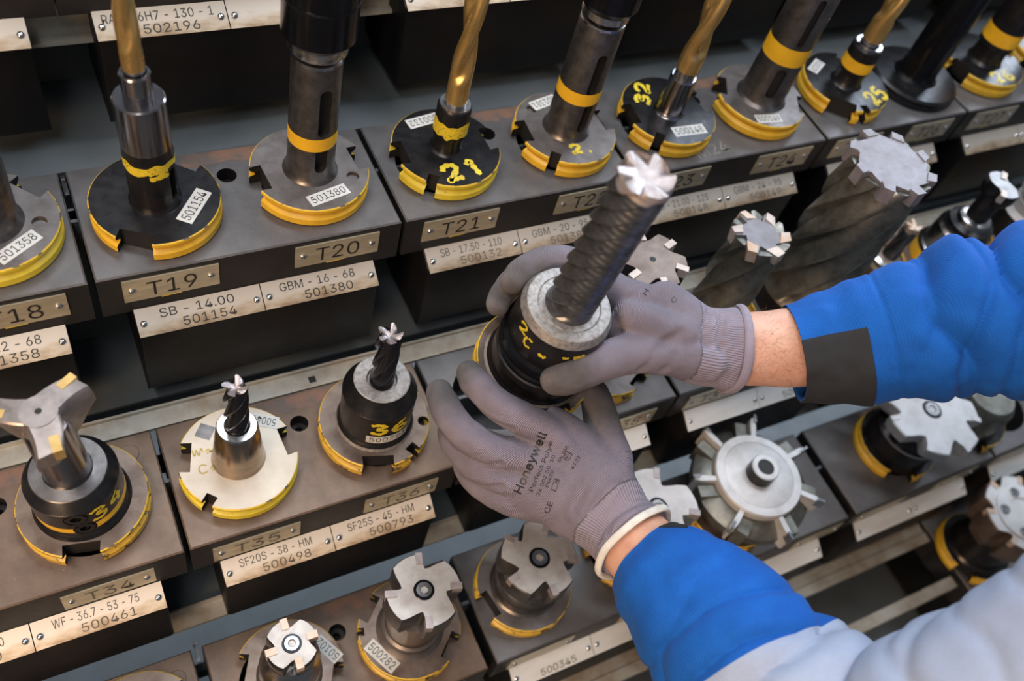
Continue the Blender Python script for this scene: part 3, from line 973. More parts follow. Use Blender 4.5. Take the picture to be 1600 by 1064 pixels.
# T24
t = holder(627.5, 1, 'thick gunmetal slotted tool holder with a broad yellow band, beside number 25', rot=(0, 0.012, 0))
flange(t, [(150, HW, FL), (-30 + 360, HW, 38)], M['flange_gun'], M['yellow'])
slotted(t, [(25, 17, 0), (22.5, 20, 0), (21.6, 25, 0), (20.8, 60, 0), (20.6, 180, 0)], [M['gun'], M['hole']], [(-122, 46, 32, 9), (-116, 112, 48, 6)])
band(t, 20.9, 66, 84)
sticker(t, '500149', -112, 34, -8, 17, 28, 11)
# T25
t = holder(737.5, 1, 'black tool holder painted 25 with yellow ring and gold drill', rot=(0, 0.012, 0))
flange(t, [(-132, 14, 33), (48, HW, FL), (-98, 4.5, 36)], M['black_ox'], M['yellow'])
MB().lathe([(17, 17), (15, 19), (14, 21), (13.8, 32), (15.4, 34), (15.4, 60), (14, 62), (10, 62)]).build('spindle_body', M['black_ox'], t)
band(t, 15.5, 37, 49)
MB().lathe([(13.4, 62), (13.2, 63.5), (10.2, 63.5), (10.2, 60)], cap0=False).build('collar', M['steel'], t)
MB().lathe([(9.0, 58, 1), (9.0, 68, 0), (10.4, 69, 0), (10.4, 86)], 40).build('drill_shank', [M['gold'], M['steel']], t)
fluted(t, 'drill_bit', 10.4, 85, 150, 2, 2.4, [M['gold']], 'drill', core=0.42, runout=9, phase=120)
sticker(t, '500129', 128, 33, -149, 17, 24, 11)
brush('25', 27, 17, 4.0, flat_map(20, -26, 22, 17.25)).build('painted_number', M['brush'], t, recalc=False)
# T26 plain black
t = holder(841, 1, 'plain black spindle on a round black foot, no yellow paint', rot=(0, 0.015, 0))
flange(t, [], M['black_ox'], M['black_ox'], R=48, plain=True)
MB().lathe([(24, 11), (21, 14), (19.8, 18), (19.4, 25), (19, 190)]).build('spindle_body', M['black_gloss'], t)
# T27
t = holder(943, 1, 'black tool holder with yellow ring near the upper right corner, painted 26')
flange(t, [(-172, HW, FL), (12, HW, FL)], M['black_ox'], M['yellow'])
MB().lathe([(20, 17), (17.8, 20), (17, 26), (17, 36), (19.5, 38), (19.5, 120)]).build('spindle_body', M['black_ox'], t)
band(t, 19.6, 44, 60)
brush('26', 30, 15, 3.6, flat_map(0, -30, 4, 17.25)).build('painted_number', M['brush'], t, recalc=False)
t = holder(1056, 1, 'yellow-rimmed tool holder cut off by the right edge, upper row')
flange(t, [(-160, HW, FL)], M['flange_gun'], M['yellow'])
MB().lathe([(20, 17), (18, 20), (17.5, 130)]).build('spindle_body', M['gun'], t)


# ------------------------------------------------------------------ middle row
def hole_disc(root, r, ang, z, rad, depth=3):
    pass


G2 = 'tools of the middle row'
# T34
t = holder(-30, 2, 'large black tool holder painted 34 with a three-winged cutter', rot=(0, -0.055, 0), y=349, group=G2)
flange(t, [(-102, HW, FL), (78, HW, FL)], M['flange_rust'], M['yellow_worn'])
mats = [M['black_ox'], M['hole'], M['gun'], M['yellow_flat']]
me = MB().lathe([(34, 17, 0), (33, 20, 0), (31.4, 22, 0), (31.4, 27, 3), (31.4, 34, 0), (31.4, 55, 0), (30.8, 55.6, 0), (25.6, 64, 2), (25, 64.5, 2), (12, 64.8, 2)], 96).mesh('chuck_body', mats)
for zz, da in ((31, -92), (47, -98)):
    m4 = Matrix.Rotation(math.radians(da), 4, 'Z') @ Matrix.Translation((28.5, 0, zz)) @ Matrix.Rotation(math.radians(90), 4, 'Y')
    c = MB().lathe([(8, 0), (8, 8)], 28, m4)
    c.m = [1] * len(c.m)
    me = cut(me, c, mats)
put('chuck_body', me, t)
for zz, da in ((31, -92), (47, -98)):
    m4 = Matrix.Rotation(math.radians(da), 4, 'Z') @ Matrix.Translation((28.6, 0, zz)) @ Matrix.Rotation(math.radians(90), 4, 'Y')
    MB().lathe([(7.3, 0), (7.3, 1.8), (6.4, 2.5), (3.6, 2.5), (3.4, 0.8), (0, 0.8)], 28, m4, cap0=False).build('clamp_screw', M['black_gloss'], t)
brush('34', 28, 14, 3.0, cyl_map(31.7, -56, 45)).build('painted_number', M['brush'], t, recalc=False)
MB().lathe([(16.6, 64.5), (16, 65.5), (15.4, 68), (15.0, 124), (14, 130)]).build('cutter_shank', M['spindle'], t)
mb = MB()                                            # three winged head
for k in range(3):
    rings = []
    for r_, hw_, zb, sh in ((0, 9.5, 110, 0), (9, 9.5, 110, 0), (15, 9.0, 112, 0.6), (21, 8.6, 118, 1.8), (26, 8.2, 123, 3.4), (30, 7.6, 127, 5.2)):
        zt = 144 - 2.4 * (r_ / 30) ** 2
        rings.append([(r_, -hw_ - sh - 2, zb), (r_, hw_ - sh - 5, zb), (r_, hw_ - sh - 1.5, zt - 7), (r_, hw_ - sh, zt - 1), (r_, hw_ - sh - 1, zt), (r_, -hw_ - sh + 1, zt), (r_, -hw_ - sh, zt - 1.2), (r_, -hw_ - sh - 2, zt - 8)])
    mb.rings(rings, mat4=Matrix.Rotation(math.radians(-84 + 120 * k + 5), 4, 'Z'))
mb.lathe([(12, 106), (13, 132), (11.5, 144.2), (2.2, 144.2), (2.2, 136)], 40)
mb.build('cutter_head', M['wing'], t, smooth=30)
for k in range(3):
    m4 = Matrix.Rotation(math.radians(-84 + 120 * k + 5), 4, 'Z') @ Matrix.Translation((0, -3.6, 0)) @ Matrix.Rotation(math.radians(-8), 4, 'Z')
    MB().box(19, 30.8, 4.6, 10.4, 133, 143.3, 0, m4).build('carbide_tip', M['brass_tip'], t, label='brassy carbide cutting tip')
MB().lathe([(2.15, 144.3), (2.15, 138)], 20).build('centre_bore', M['hole'], t)
# T35
t = holder(81.6, 2, 'pale nickel tool holder with ground steel cone and dark end mill', y=347, group=G2)
f_, h_ = flange(t, [(163, HW, FL), (3, HW, FL), (-136, 4.5, 37)], M['nickel'], M['yellow_lemon'], holes=[])
m4 = Matrix.Rotation(math.radians(122), 4, 'Z') @ Matrix.Translation((34, 0, 17.1)) @ Matrix.Rotation(math.radians(20), 4, 'Z')
MB().box(-6, 6, -6, 6, 0, 0.25, 0, m4).build('data_chip', M['gun'], t)
MB().lathe([(20.5, 17), (20, 19), (19.4, 22), (15.2, 63, 1), (14.2, 65, 1), (9.6, 65.2, 1), (9.4, 58)]).build('shrink_cone', [M['warm_steel'], M['steel']], t)
MB().lathe([(8.8, 50), (8.8, 66)], 32).build('mill_shank', M['steel'], t)
fluted(t, 'end_mill', 9.0, 65, 55, 4, 4.4, [M['cutter_blue'], M['facet']], core=0.55, runout=5, dish=4, endlen=1.5)
sticker(t, '500498', 45, 36, 150, 17, 26, 11)
brush('w~', 18, 7, 1.0, flat_map(-23, 12, -8, 17.2)).build('pen_scribble', M['pen'], t, recalc=False)
brush('c~', 16, 7, 1.0, flat_map(-23, -3, -8, 17.2)).build('pen_scribble', M['pen'], t, recalc=False)
# T36
t = holder(193.4, 2, 'black cylindrical tool holder painted 36, sticker 500793, short end mill', y=347, group=G2)
flange(t, [(-106, HW, FL), (74, HW, FL), (-62, 4.6, 37)], M['flange_rust'], M['yellow_worn'], holes=[(-22, 40, 4.6)])
MB().lathe([(32, 17, 1), (31, 20, 0), (29, 23, 0), (29, 27, 0), (29.5, 62, 0), (28.8, 63, 0), (22, 77, 1), (21.2, 77.5, 1), (12, 77.2, 1), (11, 74, 1)], 80).build('chuck_body', [M['black_ox'], M['gritty']], t)
brush('36', 32, 14, 3.6, cyl_map(29.7, -92, 49)).build('painted_number', M['brush'], t, recalc=False)
cyl_sticker(t, '500793', 29.5, -92, 33, 36, 10)
fluted(t, 'end_mill', 9.6, 72, 66, 5, 3.0, [M['cutter_blue'], M['facet']], core=0.6, runout=16, dish=4.5, endlen=1.5)
# T38 behind the gloves
t = holder(417, 2, 'tool holder with a brown tipped milling head showing between glove and end mill', y=347, group=G2)
flange(t, [(-60, HW, FL), (120, HW, FL)], M['flange_gun'], M['yellow_worn'])
MB().lathe([(24, 17), (22, 20), (21, 60), (16, 66), (15, 120)]).build('spindle_body', M['black_ox'], t)


def tooth_outline(n, R, core, land, gul, phase=0, lean=0.0):
    """n teeth: land (fraction of the pitch) at R, a rounded pocket down to core, a steep face up to the next tooth"""
    out = []
    w = 360 / n
    for k in range(n):
        p0 = w * k + phase
        for i in range(6):
            a = math.radians(p0 + w * land * i / 5)
            out.append((R * math.cos(a), R * math.sin(a)))
        for i in range(1, 12):
            t_ = i / 12
            a = math.radians(p0 + w * (land + (1 - land) * (0.12 + 0.84 * t_)))
            d = math.sin(math.pi * min(1.0, 0.04 + t_ * 0.56)) ** 0.75 if t_ < 0.8 else 1 - 0.75 * ((t_ - 0.8) / 0.2) ** 2
            r_ = R - (R - core) * d
            out.append((r_ * math.cos(a), r_ * math.sin(a)))
    return out


def saw_outline(n, R, core, phase=0, steps=5):
    """saw-toothed star: each tooth climbs to a point and drops straight back"""
    out = []
    for k in range(n):
        for i in range(steps + 1):
            a = math.radians(360 / n * (k + 0.94 * i / steps) + phase)
            r_ = core + (R - core) * (i / steps) ** 1.2
            out.append((r_ * math.cos(a), r_ * math.sin(a)))
    return out


def face_mill(root, n, R, core, z0, z1, land, phase, body_m, side_m, tip_m, tip=(6, 6, 7), gul=1.6, lean=0.3, screw=True, bore=11, name='cutter_head'):
    ol = tooth_outline(n, R, core, land, gul, phase, lean)
    mb = MB().prism(ol, [z0, z0 + (z1 - z0) * 0.35, z1 - 1.2, z1], [0.86, 1.0, 1.0, 0.975], mi=1, top=0)
    h = mb.build(name, [body_m, side_m], root, smooth=30)
    for k in range(n):
        a = math.radians(phase + 360 / n * k)
        m4 = Matrix.Rotation(a, 4, 'Z') @ Matrix.Translation((R - tip[0] * 0.55, 1.0, z1 - tip[2] * 0.4))
        MB().box(-tip[0] / 2 - 1, tip[0] / 2 + .8, -2.4, 3.2, -tip[1] / 2, tip[2] / 2, 0, m4).build('insert', tip_m, root)
    if screw:
        MB().lathe([(bore, z1 - 1), (bore, z1 + 0.4), (bore * .96, z1 + 0.7), (bore * .78, z1 + 0.7), (bore * .76, z1 + 0.1)], 40, cap0=False, cap1=False).build('screw_seat', M['black_gloss'], root)
        MB().lathe([(bore * .76, z1 + 0.1), (bore * .74, z1 + 1.2), (bore * .42, z1 + 1.2)], 40, cap0=False, cap1=False).build('clamp_bolt', M['steel'], root)
        MB().lathe([(bore * .42, z1 + 1.2), (bore * .42, z1 - 5), (0.1, z1 - 5)], 6, cap0=False).build('hex_socket', M['hole'], root)
    return h


face_mill(t, 6, 30, 20, 122, 152, 0.5, 20, M['flange_rust'], M['hole'], M['carbide_pale'], tip=(9, 9, 9), screw=False)
MB().lathe([(2.6, 152.2), (2.6, 148)], 20).build('centre_bore', M['hole'], t)
# T39
t = holder(530, 2, 'slim dark helical milling cutter with tan brazed tips, right of the glove', y=347, group=G2)
flange(t, [(-60, HW, FL)], M['flange_gun'], M['yellow_worn'])
MB().lathe([(30, 17), (28, 20), (26, 40), (22, 46)]).build('spindle_body', M['black_ox'], t)
fluted(t, 'helical_cutter', 26, 40, 112, 6, 1.15, [M['flute'], M['flute']], core=0.78, runout=6, dish=6, endlen=0, step=3)
MB().prism(saw_outline(6, 25, 15, 172), [146, 151], [0.9, 1], 0, 0).build('cutter_end', M['star'], t, smooth=30)
for k in range(6):
    m4 = Matrix.Rotation(math.radians(172 + 60 * (k + 0.94)), 4, 'Z') @ Matrix.Translation((21, -3, 146)) @ Matrix.Rotation(math.radians(12), 4, 'X')
    MB().prism([(-7, -7), (4.5, -5), (5.5, 3), (-3, 3.2)], [-6, 6.5], None, 0, 0, m4).build('carbide_tip', M['carbide_pale'] if k % 2 else M['carbide'], t, smooth=20, label='tan brazed carbide tip')
# T40
t = holder(641, 2, 'thickest dark helical milling cutter, rising to a grey star-shaped end', y=347, group=G2)
flange(t, [(-60, HW, FL)], M['flange_gun'], M['yellow_worn'])
MB().lathe([(40, 17), (38, 20), (36, 40), (30, 46)]).build('spindle_body', M['black_ox'], t)
fluted(t, 'helical_cutter', 40, 40, 170, 8, 0.95, [M['flute'], M['flute']], core=0.80, runout=6, dish=5, endlen=0, step=4, taper=0.06)
MB().prism(saw_outline(8, 39, 30, 10), [203, 212], [0.93, 1], 0, 0).build('cutter_end', M['star'], t, smooth=30)
for k in range(8):
    m4 = Matrix.Rotation(math.radians(10 + 45 * (k + 0.94)), 4, 'Z') @ Matrix.Translation((35, -3.4, 207))
    MB().prism([(-5, -8), (3.4, -6), (4.6, 3.6), (-3.5, 3.6)], [-9, 6], None, 0, 0, m4).build('carbide_tip', M['star'], t, smooth=20)
# T41-T43 blurred to the right
t = holder(752, 2, 'small dark cutter in a stepped holder beyond the thick helical cutter', y=347, group=G2)
flange(t, [], M['flange_rust'], M['yellow_worn'])
MB().lathe([(22, 17, 0), (20, 20, 0), (20, 44, 0), (17, 47, 1), (17, 52, 1), (13, 54, 0), (9, 56)]).build('chuck_body', [M['flange_rust'], M['steel']], t)
fluted(t, 'end_mill', 8.5, 54, 48, 4, 3, [M['cutter'], M['carbide']], core=0.6, runout=6, dish=3, endlen=8)
t = holder(858, 2, 'bright steel stepped holder with yellow band and dark insert cutter above blue sleeve', y=347, group=G2, rot=(0, -0.03, 0))
flange(t, [], M['flange_rust'], M['yellow'])
MB().lathe([(35, 17, 1), (35, 33, 2), (33, 35, 2), (33, 37, 0), (31, 38, 0), (29, 66, 0), (26, 69, 2), (24, 72, 2), (24, 78, 2), (18, 80, 0), (17, 86, 0), (13, 88)]).build('chuck_body', [M['steel'], M['yellow_flat'], M['black_ox']], t)
MB().lathe([(12, 86), (11.5, 120)]).build('cutter_shank', M['black_ox'], t)
face_mill(t, 2, 19, 9, 116, 134, 0.35, 40, M['gun'], M['black_ox'], M['carbide_pale'], tip=(9, 10, 9), screw=False)
t = holder(962, 2, 'pale headed tool holder with yellow ring above the grey shoulder of the right sleeve', y=347, group=G2, rot=(0, -0.03, 0))
flange(t, [], M['flange_rust'], M['yellow'])
MB().lathe([(33, 17, 1), (33, 34, 0), (31, 36, 0), (29, 66, 2), (24, 72, 2), (24, 84, 2), (20, 86)]).build('chuck_body', [M['black_ox'], M['yellow_flat'], M['pale']], t)
brush('c', 14, 15, 4, cyl_map(30.6, -110, 52)).build('painted_number', M['brush'], t, recalc=False)
MB().lathe([(20, 84), (26, 92), (26, 112), (22, 116)]).build('cutter_head', M['pale'], t)
t = holder(1070, 2, 'tool holder hidden past the right edge of the middle row', y=347, group=G2)
flange(t, [], M['flange_rust'], M['yellow'])
MB().lathe([(30, 17), (28, 60), (20, 66)]).build('chuck_body', M['black_ox'], t)

# ------------------------------------------------------------------ lower row
G3 = 'tools of the lower rows'
t = holder(-34, 3, 'tool holder in the lower left corner, only its scraped rim showing', y=213, group=G3)
flange(t, [(130, HW, FL), (20, HW, FL)], M['flange_rust'], M['yellow_worn'])
MB().lathe([(24, 17), (22, 20), (21, 50)]).build('spindle_body', M['gun'], t)
t = holder(83.3, 3, 'small four-insert face mill on a bright arbor at the bottom edge', y=213, group=G3)
flange(t, [(154, HW, FL), (-26, HW, FL)], M['flange_rust'], M['yellow_worn'])
MB().lathe([(27, 17), (25, 20), (24.5, 26), (24.5, 50), (19, 62), (16.5, 68)]).build('arbor', M['steel'], t)
face_mill(t, 4, 20, 13, 66, 95, 0.62, 88, M['ground'], M['black_gloss'], M['carbide'], tip=(7, 8, 9), bore=7.5)
sticker(t, '50102', 12, 36, 118, 17, 26, 11)
t = holder(191, 3, 'four-pocket face mill with tan face and socket bolt, sticker 500282', y=213, group=G3)
flange(t, [(134, HW, FL), (-46, HW, FL), (165, 3.5, 40)], M['flange_rust'], M['yellow_worn'])
MB().lathe([(30, 17, 0), (28, 19, 0), (26, 22, 0), (26, 30, 0), (23.5, 32, 1), (23.5, 72, 0)]).build('arbor', [M['flange_gun'], M['warm_steel']], t)
face_mill(t, 4, 31, 18.5, 68, 107, 0.55, 74, M['ground'], M['gun'], M['tip'], tip=(8, 9, 9), bore=8.5, lean=0.5)
sticker(t, '500282', -155, 35, -63, 17, 32, 12)
t = holder(305.1, 3, 'grey five-pocket face mill with socket bolt left of the blue sleeve', y=213, group=G3)
flange(t, [(-170, HW, FL), (10, HW, FL)], M['flange_gun'], M['yellow_worn'])
MB().lathe([(33, 17), (31, 19), (30, 24), (29, 26), (30, 28), (30, 40), (26, 46)]).build('arbor', M['gun'], t)
face_mill(t, 5, 35, 22, 44, 77, 0.52, 50, M['ground'], M['gun'], M['tip'], tip=(8, 9, 9), bore=9.5, lean=0.5)
t = holder(424, 3, 'grey face mill almost hidden behind the left wrist, one tooth showing', y=213, group=G3)
flange(t, [(-170, HW, FL)], M['flange_gun'], M['yellow_worn'])
MB().lathe([(33, 17), (31, 19), (30, 60), (26, 66)]).build('arbor', M['gun'], t)
face_mill(t, 4, 40, 24, 60, 96, 0.5, 60, M['pale'], M['ground'], M['tip'], tip=(9, 9, 9), bore=9.5, lean=0.5)
# wide cutter with radial knives
t = holder(545, 3, 'wide disc cutter with radial knives and a black hub sleeve', y=211, group=G3)
flange(t, [(-60, HW, FL)], M['flange_rust'], M['yellow_worn'])
MB().lathe([(36, 17), (34, 50), (30, 56)]).build('arbor', M['gun'], t)
MB().lathe([(30, 50), (54, 54), (60, 58), (60, 68), (54, 72), (40, 78)], 64).build('cassette_body', M['flute'], t)
MB().lathe([(40, 76), (44, 78), (44.5, 86), (43.5, 88), (36, 88.4), (35.5, 87.9), (34.5, 88.4), (14, 88.6)], 72).build('clamp_disc', M['pale'], t)
MB().lathe([(14, 88), (14, 103, 1), (13, 104, 1), (8.4, 104, 1), (8.4, 92)], 48, cap0=False).build('hub_sleeve', [M['black_ox'], M['pale']], t)
MB().lathe([(8.3, 103.3), (8.3, 98)], 32).build('hub_bore', M['hole'], t)
for k in range(7):
    m4 = Matrix.Rotation(math.radians(360 / 7 * k + 10), 4, 'Z')
    kn = MB().prism([(38, -2), (58, -4), (66, -3), (67, -0.5), (60, 1.6), (38, 2.4)], [60, 85], None, 0, 0, m4).build('radial_knife', M['pale'], t, smooth=25)
    MB().box(61, 69, -4, -1.5, 76, 88, 0, m4).build('knife_tip', M['rivet'], kn)
    MB().box(38, 62, 3.4, 15, 54, 78, 0, m4).build('cassette', M['flute'], t)
# toothed white disc
t = holder(786, 3, 'white star-toothed disc cutter on a black arbor under the right sleeve', y=212, group=G3)
flange(t, [(-120, 16, 33), (20, HW, FL)], M['black_ox'], M['yellow'])
MB().lathe([(38, 17, 0), (38, 44, 0), (40, 46, 1), (40, 49, 0), (36, 52, 0), (30, 70)], 72).build('arbor', [M['black_ox'], M['steel']], t)
face_mill(t, 7, 56, 40, 66, 86, 0.5, 18, M['pale'], M['pale'], M['pale'], tip=(8, 9, 9), bore=11, lean=0.4)
t = holder(905, 3, 'dark arbor with a shrouded cutter past the white disc cutter', y=212, group=G3)
flange(t, [(-120, HW, FL)], M['black_ox'], M['yellow_worn'])
MB().lathe([(36, 17), (34, 50), (28, 60)]).build('arbor', M['flute'], t)
# screwed face mill at the right edge
t = holder(928, 4, 'face mill with ring of screws and scalloped rim at the right edge', y=90, group=G3)
flange(t, [(-150, HW, FL), (30, HW, FL)], M['black_ox'], M['yellow'])
MB().lathe([(36, 17), (34, 20), (32, 62), (36, 66), (36, 70)], 64).build('arbor', M['black_ox'], t)
face_mill(t, 7, 50, 40, 66, 112, 0.6, 0, M['pale'], M['flange_rust'], M['carbide'], tip=(9, 9, 9), screw=False, lean=0.3)
MB().lathe([(36, 112.2), (36, 113.5), (34, 113.6), (20, 113.6), (18, 109), (0, 109)], 56, cap0=False).build('clamp_ring', M['pale'], t)
for k in range(5):
    m4 = Matrix.Rotation(math.radians(72 * k + 150), 4, 'Z') @ Matrix.Translation((27, 0, 113.6))
    b_ = MB().lathe([(6, 0), (6, 1.4), (5.4, 2), (2.6, 2), (2.6, 0.8), (0, 0.8)], 24, m4, cap0=False).build('screw', M['rivet'], t)
# loose bits of swarf
for i, (px, py, pz, nm) in enumerate(((19, 262, -829, 'bright metal chip in the gap right of the lower left block'), (13, 175, -829, 'tan metal chip lodged beside the lower left block'), (10.4, 530, -540, 'bright shim stuck in the joint left of plate T19'))):
    mb = MB().box(-1.6, 1.6, -8, 8, -1, 0.6).box(-1.2, 1.4, 8, 11, -0.6, 1.6)
    o = mb.build('metal_chip', M['rivet'] if i != 1 else M['carbide'], None, (px, py, pz))
    o['label'], o['category'], o['group'] = nm, 'metal chip', 'loose metal chips'

# ------------------------------------------------------------------ the held tool
AX = Vector(RM @ (np.array([.263, -.493, -.83]) / np.linalg.norm([.263, -.493, -.83])))
FC = at(838, 562, 690)
E1 = Vector((1, 0, 0))
E1 = (E1 - AX * E1.dot(AX)).normalized()
E2 = AX.cross(E1)
hm = Matrix(((E1.x, E2.x, AX.x), (E1.y, E2.y, AX.y), (E1.z, E2.z, AX.z)))


def loc(a, r, h):                                  # around the held tool, from the top of its flange
    a = math.radians(a)
    return FC + E1 * (r * math.cos(a)) + E2 * (r * math.sin(a)) + AX * h


t = thing('tool_holder', 'black collet holder with a dark roughing mill, held in both gloved hands', 'tool holder', FC - AX * 17, tuple(hm.to_euler()))
flange(t, [(-95, HW, FL), (85, HW, FL)], M['flange_rust'], M['yellow'], taper=True)
MB().lathe([(40, 17, 2), (38, 17.6, 0), (36, 20, 0), (36, 38, 0), (34.6, 39, 0), (34.6, 40.5, 0), (36, 41.5, 1), (36, 44, 1), (34.2, 45.5, 1), (34.2, 48, 1), (35.6, 49.5, 1), (35.6, 57, 1), (33, 59, 0), (32, 60)], 96).build('holder_body', [M['black_ox'], M['black_gloss'], M['flange_rust']], t)
mats = [M['black_ox'], M['hole'], M['gritty']]
me = MB().lathe([(32.6, 58, 0), (33.2, 59.5, 0), (33.2, 86, 0), (32.4, 89, 2), (29.5, 95.2, 2), (28.6, 95.6, 2), (22.6, 95.8, 2), (22.2, 95.2, 2), (21.4, 95.8, 2), (14, 96, 2)], 96).mesh('collet_nut', mats)
for k in range(6):
    c = MB().box(30.5, 36, -3.6, 3.6, 61, 71, 0, Matrix.Rotation(math.radians(60 * k - 98), 4, 'Z'))
    c.m = [1] * len(c.m)
    me = cut(me, c, mats)
put('collet_nut', me, t)
for tx, w_, hh, a_, z_ in (('2', 8, 9, 186, 84), ('c', 7, 9, 200, 77), ('~', 5, 5, 222, 74), ('~', 4, 3, 248, 80), ('w', 7, 6, 264, 81)):
    brush(tx, w_, hh, 1.9, cyl_map(33.5, a_, z_)).build('painted_mark', M['brush'], t, recalc=False)
fluted(t, 'roughing_mill', 17.4, 94, 138, 6, 4.2, [M['cutter'], M['tip']], core=0.84, runout=4, ripple=0.25, rip_pitch=4, seg=108, step=1.0, dish=4, endlen=9)

# ------------------------------------------------------------------ the person
person = thing('person', 'person in blue and pale grey work jacket and lilac-grey gloves lifting a tool', 'person', (0, 0, 0))


def remeshed(mb, voxel, iters, name):
    me = mb.mesh(name, [M['glove']], 180)
    o = bpy.data.objects.new('t', me)
    COL.objects.link(o)
    r = o.modifiers.new('r', 'REMESH')
    r.mode, r.voxel_size = 'VOXEL', voxel * S
    s = o.modifiers.new('s', 'SMOOTH')
    s.factor, s.iterations = 0.5, iters
    g = bpy.context.evaluated_depsgraph_get()
    out = bpy.data.meshes.new_from_object(o.evaluated_get(g), depsgraph=g)
    bpy.data.objects.remove(o)
    return out


def crease(co, no, lines):
    """press soft folds into a surface: (polyline, width, depth)"""
    for pts, wd, dp in lines:
        best = np.full(len(co), 1e9)
        for a, b in zip(pts[:-1], pts[1:]):
            a, b = np.array(a), np.array(b)
            ab = b - a
            tt = np.clip(((co - a) @ ab) / (ab @ ab), 0, 1)
            d = np.linalg.norm(co - (a + tt[:, None] * ab), axis=1)
            best = np.minimum(best, d)
        k = np.exp(-(best / wd) ** 2) * dp - 0.35 * np.exp(-((best - wd * 2.0) / wd) ** 2) * dp
        co -= no * k[:, None]
    return co


def finish_glove(name, mb, tips, palm_dir, cuff0, cuff1, creases, label, palm_bias=0.0):
    me = remeshed(mb, 1.5, 5, name)
    n = len(me.vertices)
    co = np.empty(n * 3)
    no = np.empty(n * 3)
    me.vertices.foreach_get('co', co)
    me.vertex_normals.foreach_get('vector', no)
    co, no = co.reshape(-1, 3) / S, no.reshape(-1, 3)
    co = crease(co, no, creases)
    # fine folds
    for i in range(n):
        p = co[i]
        co[i] += no[i] * (0.7 * noise.noise((p[0] * .06, p[1] * .06, p[2] * .06)) + 0.25 * noise.noise((p[0] * .16, p[1] * .16, p[2] * .16)))
    me.vertices.foreach_set('co', (co * S).ravel())
    coat = np.zeros(n)
    for p, rad in tips:
        d = np.linalg.norm(co - np.array(p), axis=1)
        coat = np.maximum(coat, np.clip(1.6 - d / rad, 0, 1))
    pd = np.array(palm_dir.normalized())
    coat = np.maximum(coat, np.clip((no @ pd - 0.15 + palm_bias) * 2.2, 0, 1))
    c0, c1 = np.array(cuff0), np.array(cuff1)
    ax = (c1 - c0) / np.linalg.norm(c1 - c0)
    s_ = (co - c0) @ ax
    coat *= np.clip((-s_ + 6) / 10, 0, 1)
    a = me.attributes.new('coat', 'FLOAT', 'POINT')
    a.data.foreach_set('value', coat.astype(np.float32))
    # knit ribs: lengthwise on the cuff, across on the hand
    up = np.cross(ax, np.array(palm_dir))
    up /= np.linalg.norm(up)
    q = co - c0
    ang = np.arctan2(q @ up, q @ np.cross(ax, up))
    rib = np.where(s_ > 0, ang * 90, (q @ ax) * 8.0)
    a = me.attributes.new('rib', 'FLOAT', 'POINT')
    a.data.foreach_set('value', rib.astype(np.float32))
    me.materials.clear()
    me.materials.append(M['glove'])
    me.polygons.foreach_set('use_smooth', [True] * len(me.polygons))
    me.update()
    return put(name, me, person, label=label), me


CAMD = Vector(RM @ np.array([0, 0, 1.0]))

# ---- left hand (lower in the picture)
mb = MB()
LA, LE = at(968, 823, 676), at(1375, 1250, 535)                # wrist and elbow
LD = (LE - LA).normalized()
wdir = (at(940, 680, 676) - at(815, 800, 676)).normalized()    # across the back of the hand
thick = CAMD
mb.tube([LA + LD * 16, LA, at(912, 765, 674), at(850, 720, 668), at(828, 708, 668)], [(31.5, 28), (29, 22), (38, 17), (40, 15), (37, 13)], 32, 3, True, up=thick, dome=0.12)
mb.tube([at(915, 740, 672), at(864, 680, 664), at(819, 655, 655), at(780, 633, 650), at(755, 609, 654), at(740, 593, 662), at(733, 583, 669)], [13, 12.8, 11.8, 11.3, 11, 10.6, 9.8])
mb.tube([at(900, 765, 672), at(826, 716, 664), at(777, 704, 655), at(731, 681, 651), at(702, 650, 656), at(691, 627, 664), at(687, 613, 671)], [13, 12.8, 11.7, 11.4, 11.1, 10.6, 9.8])
mb.tube([at(890, 780, 674), at(812, 754, 668), at(768, 737, 663), at(734, 716, 664), at(713, 692, 674), at(704, 674, 690)], [13, 13, 12, 11.8, 11.3, 10])
mb.tube([at(890, 800, 678), at(815, 785, 677), at(778, 773, 672), at(750, 755, 675), at(731, 735, 686), at(724, 716, 700)], [12, 12.5, 11.2, 10.8, 10, 9])
mb.tube([at(965, 775, 678), at(955, 716, 682), at(942, 668, 683), at(934, 634, 688), at(929, 614, 696)], [15, 15.5, 13.5, 12.2, 10.8])
mb.tube([at(930, 725, 676), at(912, 682, 675)], [14, 11])       # web of thumb and index
cl = [([at(905, 868, 655), at(898, 800, 655), at(925, 745, 652), at(968, 700, 656)], 2.6, 3.0),
      ([at(922, 862, 655), at(932, 795, 655), at(965, 758, 656)], 2.2, 2.2), ([at(948, 830, 650), at(958, 790, 650), at(985, 765, 654)], 2.2, 1.6),
      ([at(797, 672, 645), at(770, 662, 645), at(742, 640, 650), at(718, 615, 658)], 2.4, 2.6), ([at(780, 722, 648), at(745, 710, 652), at(712, 690, 660)], 2.4, 2.6),
      ([at(782, 759, 655), at(745, 748, 660), at(722, 730, 668)], 2.4, 2.4), ([at(785, 655, 640), at(797, 625, 645)], 2.2, 0.7), ([at(776, 650, 640), at(787, 618, 645)], 2.0, 0.5),
      ([at(728, 694, 642), at(742, 660, 645)], 2.2, 0.7), ([at(735, 700, 642), at(752, 668, 645)], 2.0, 0.5)]
gl_l, me_l = finish_glove('glove', mb, [(at(733, 585, 665), 15), (at(690, 614, 662), 20), (at(704, 675, 688), 17), (at(930, 618, 688), 32)], Vector(CAMD) + wdir * 0.1, LA - LD * 10, LA + LD * 16, cl, 'left glove, printed on its back, under the held tool', palm_bias=-0.1)
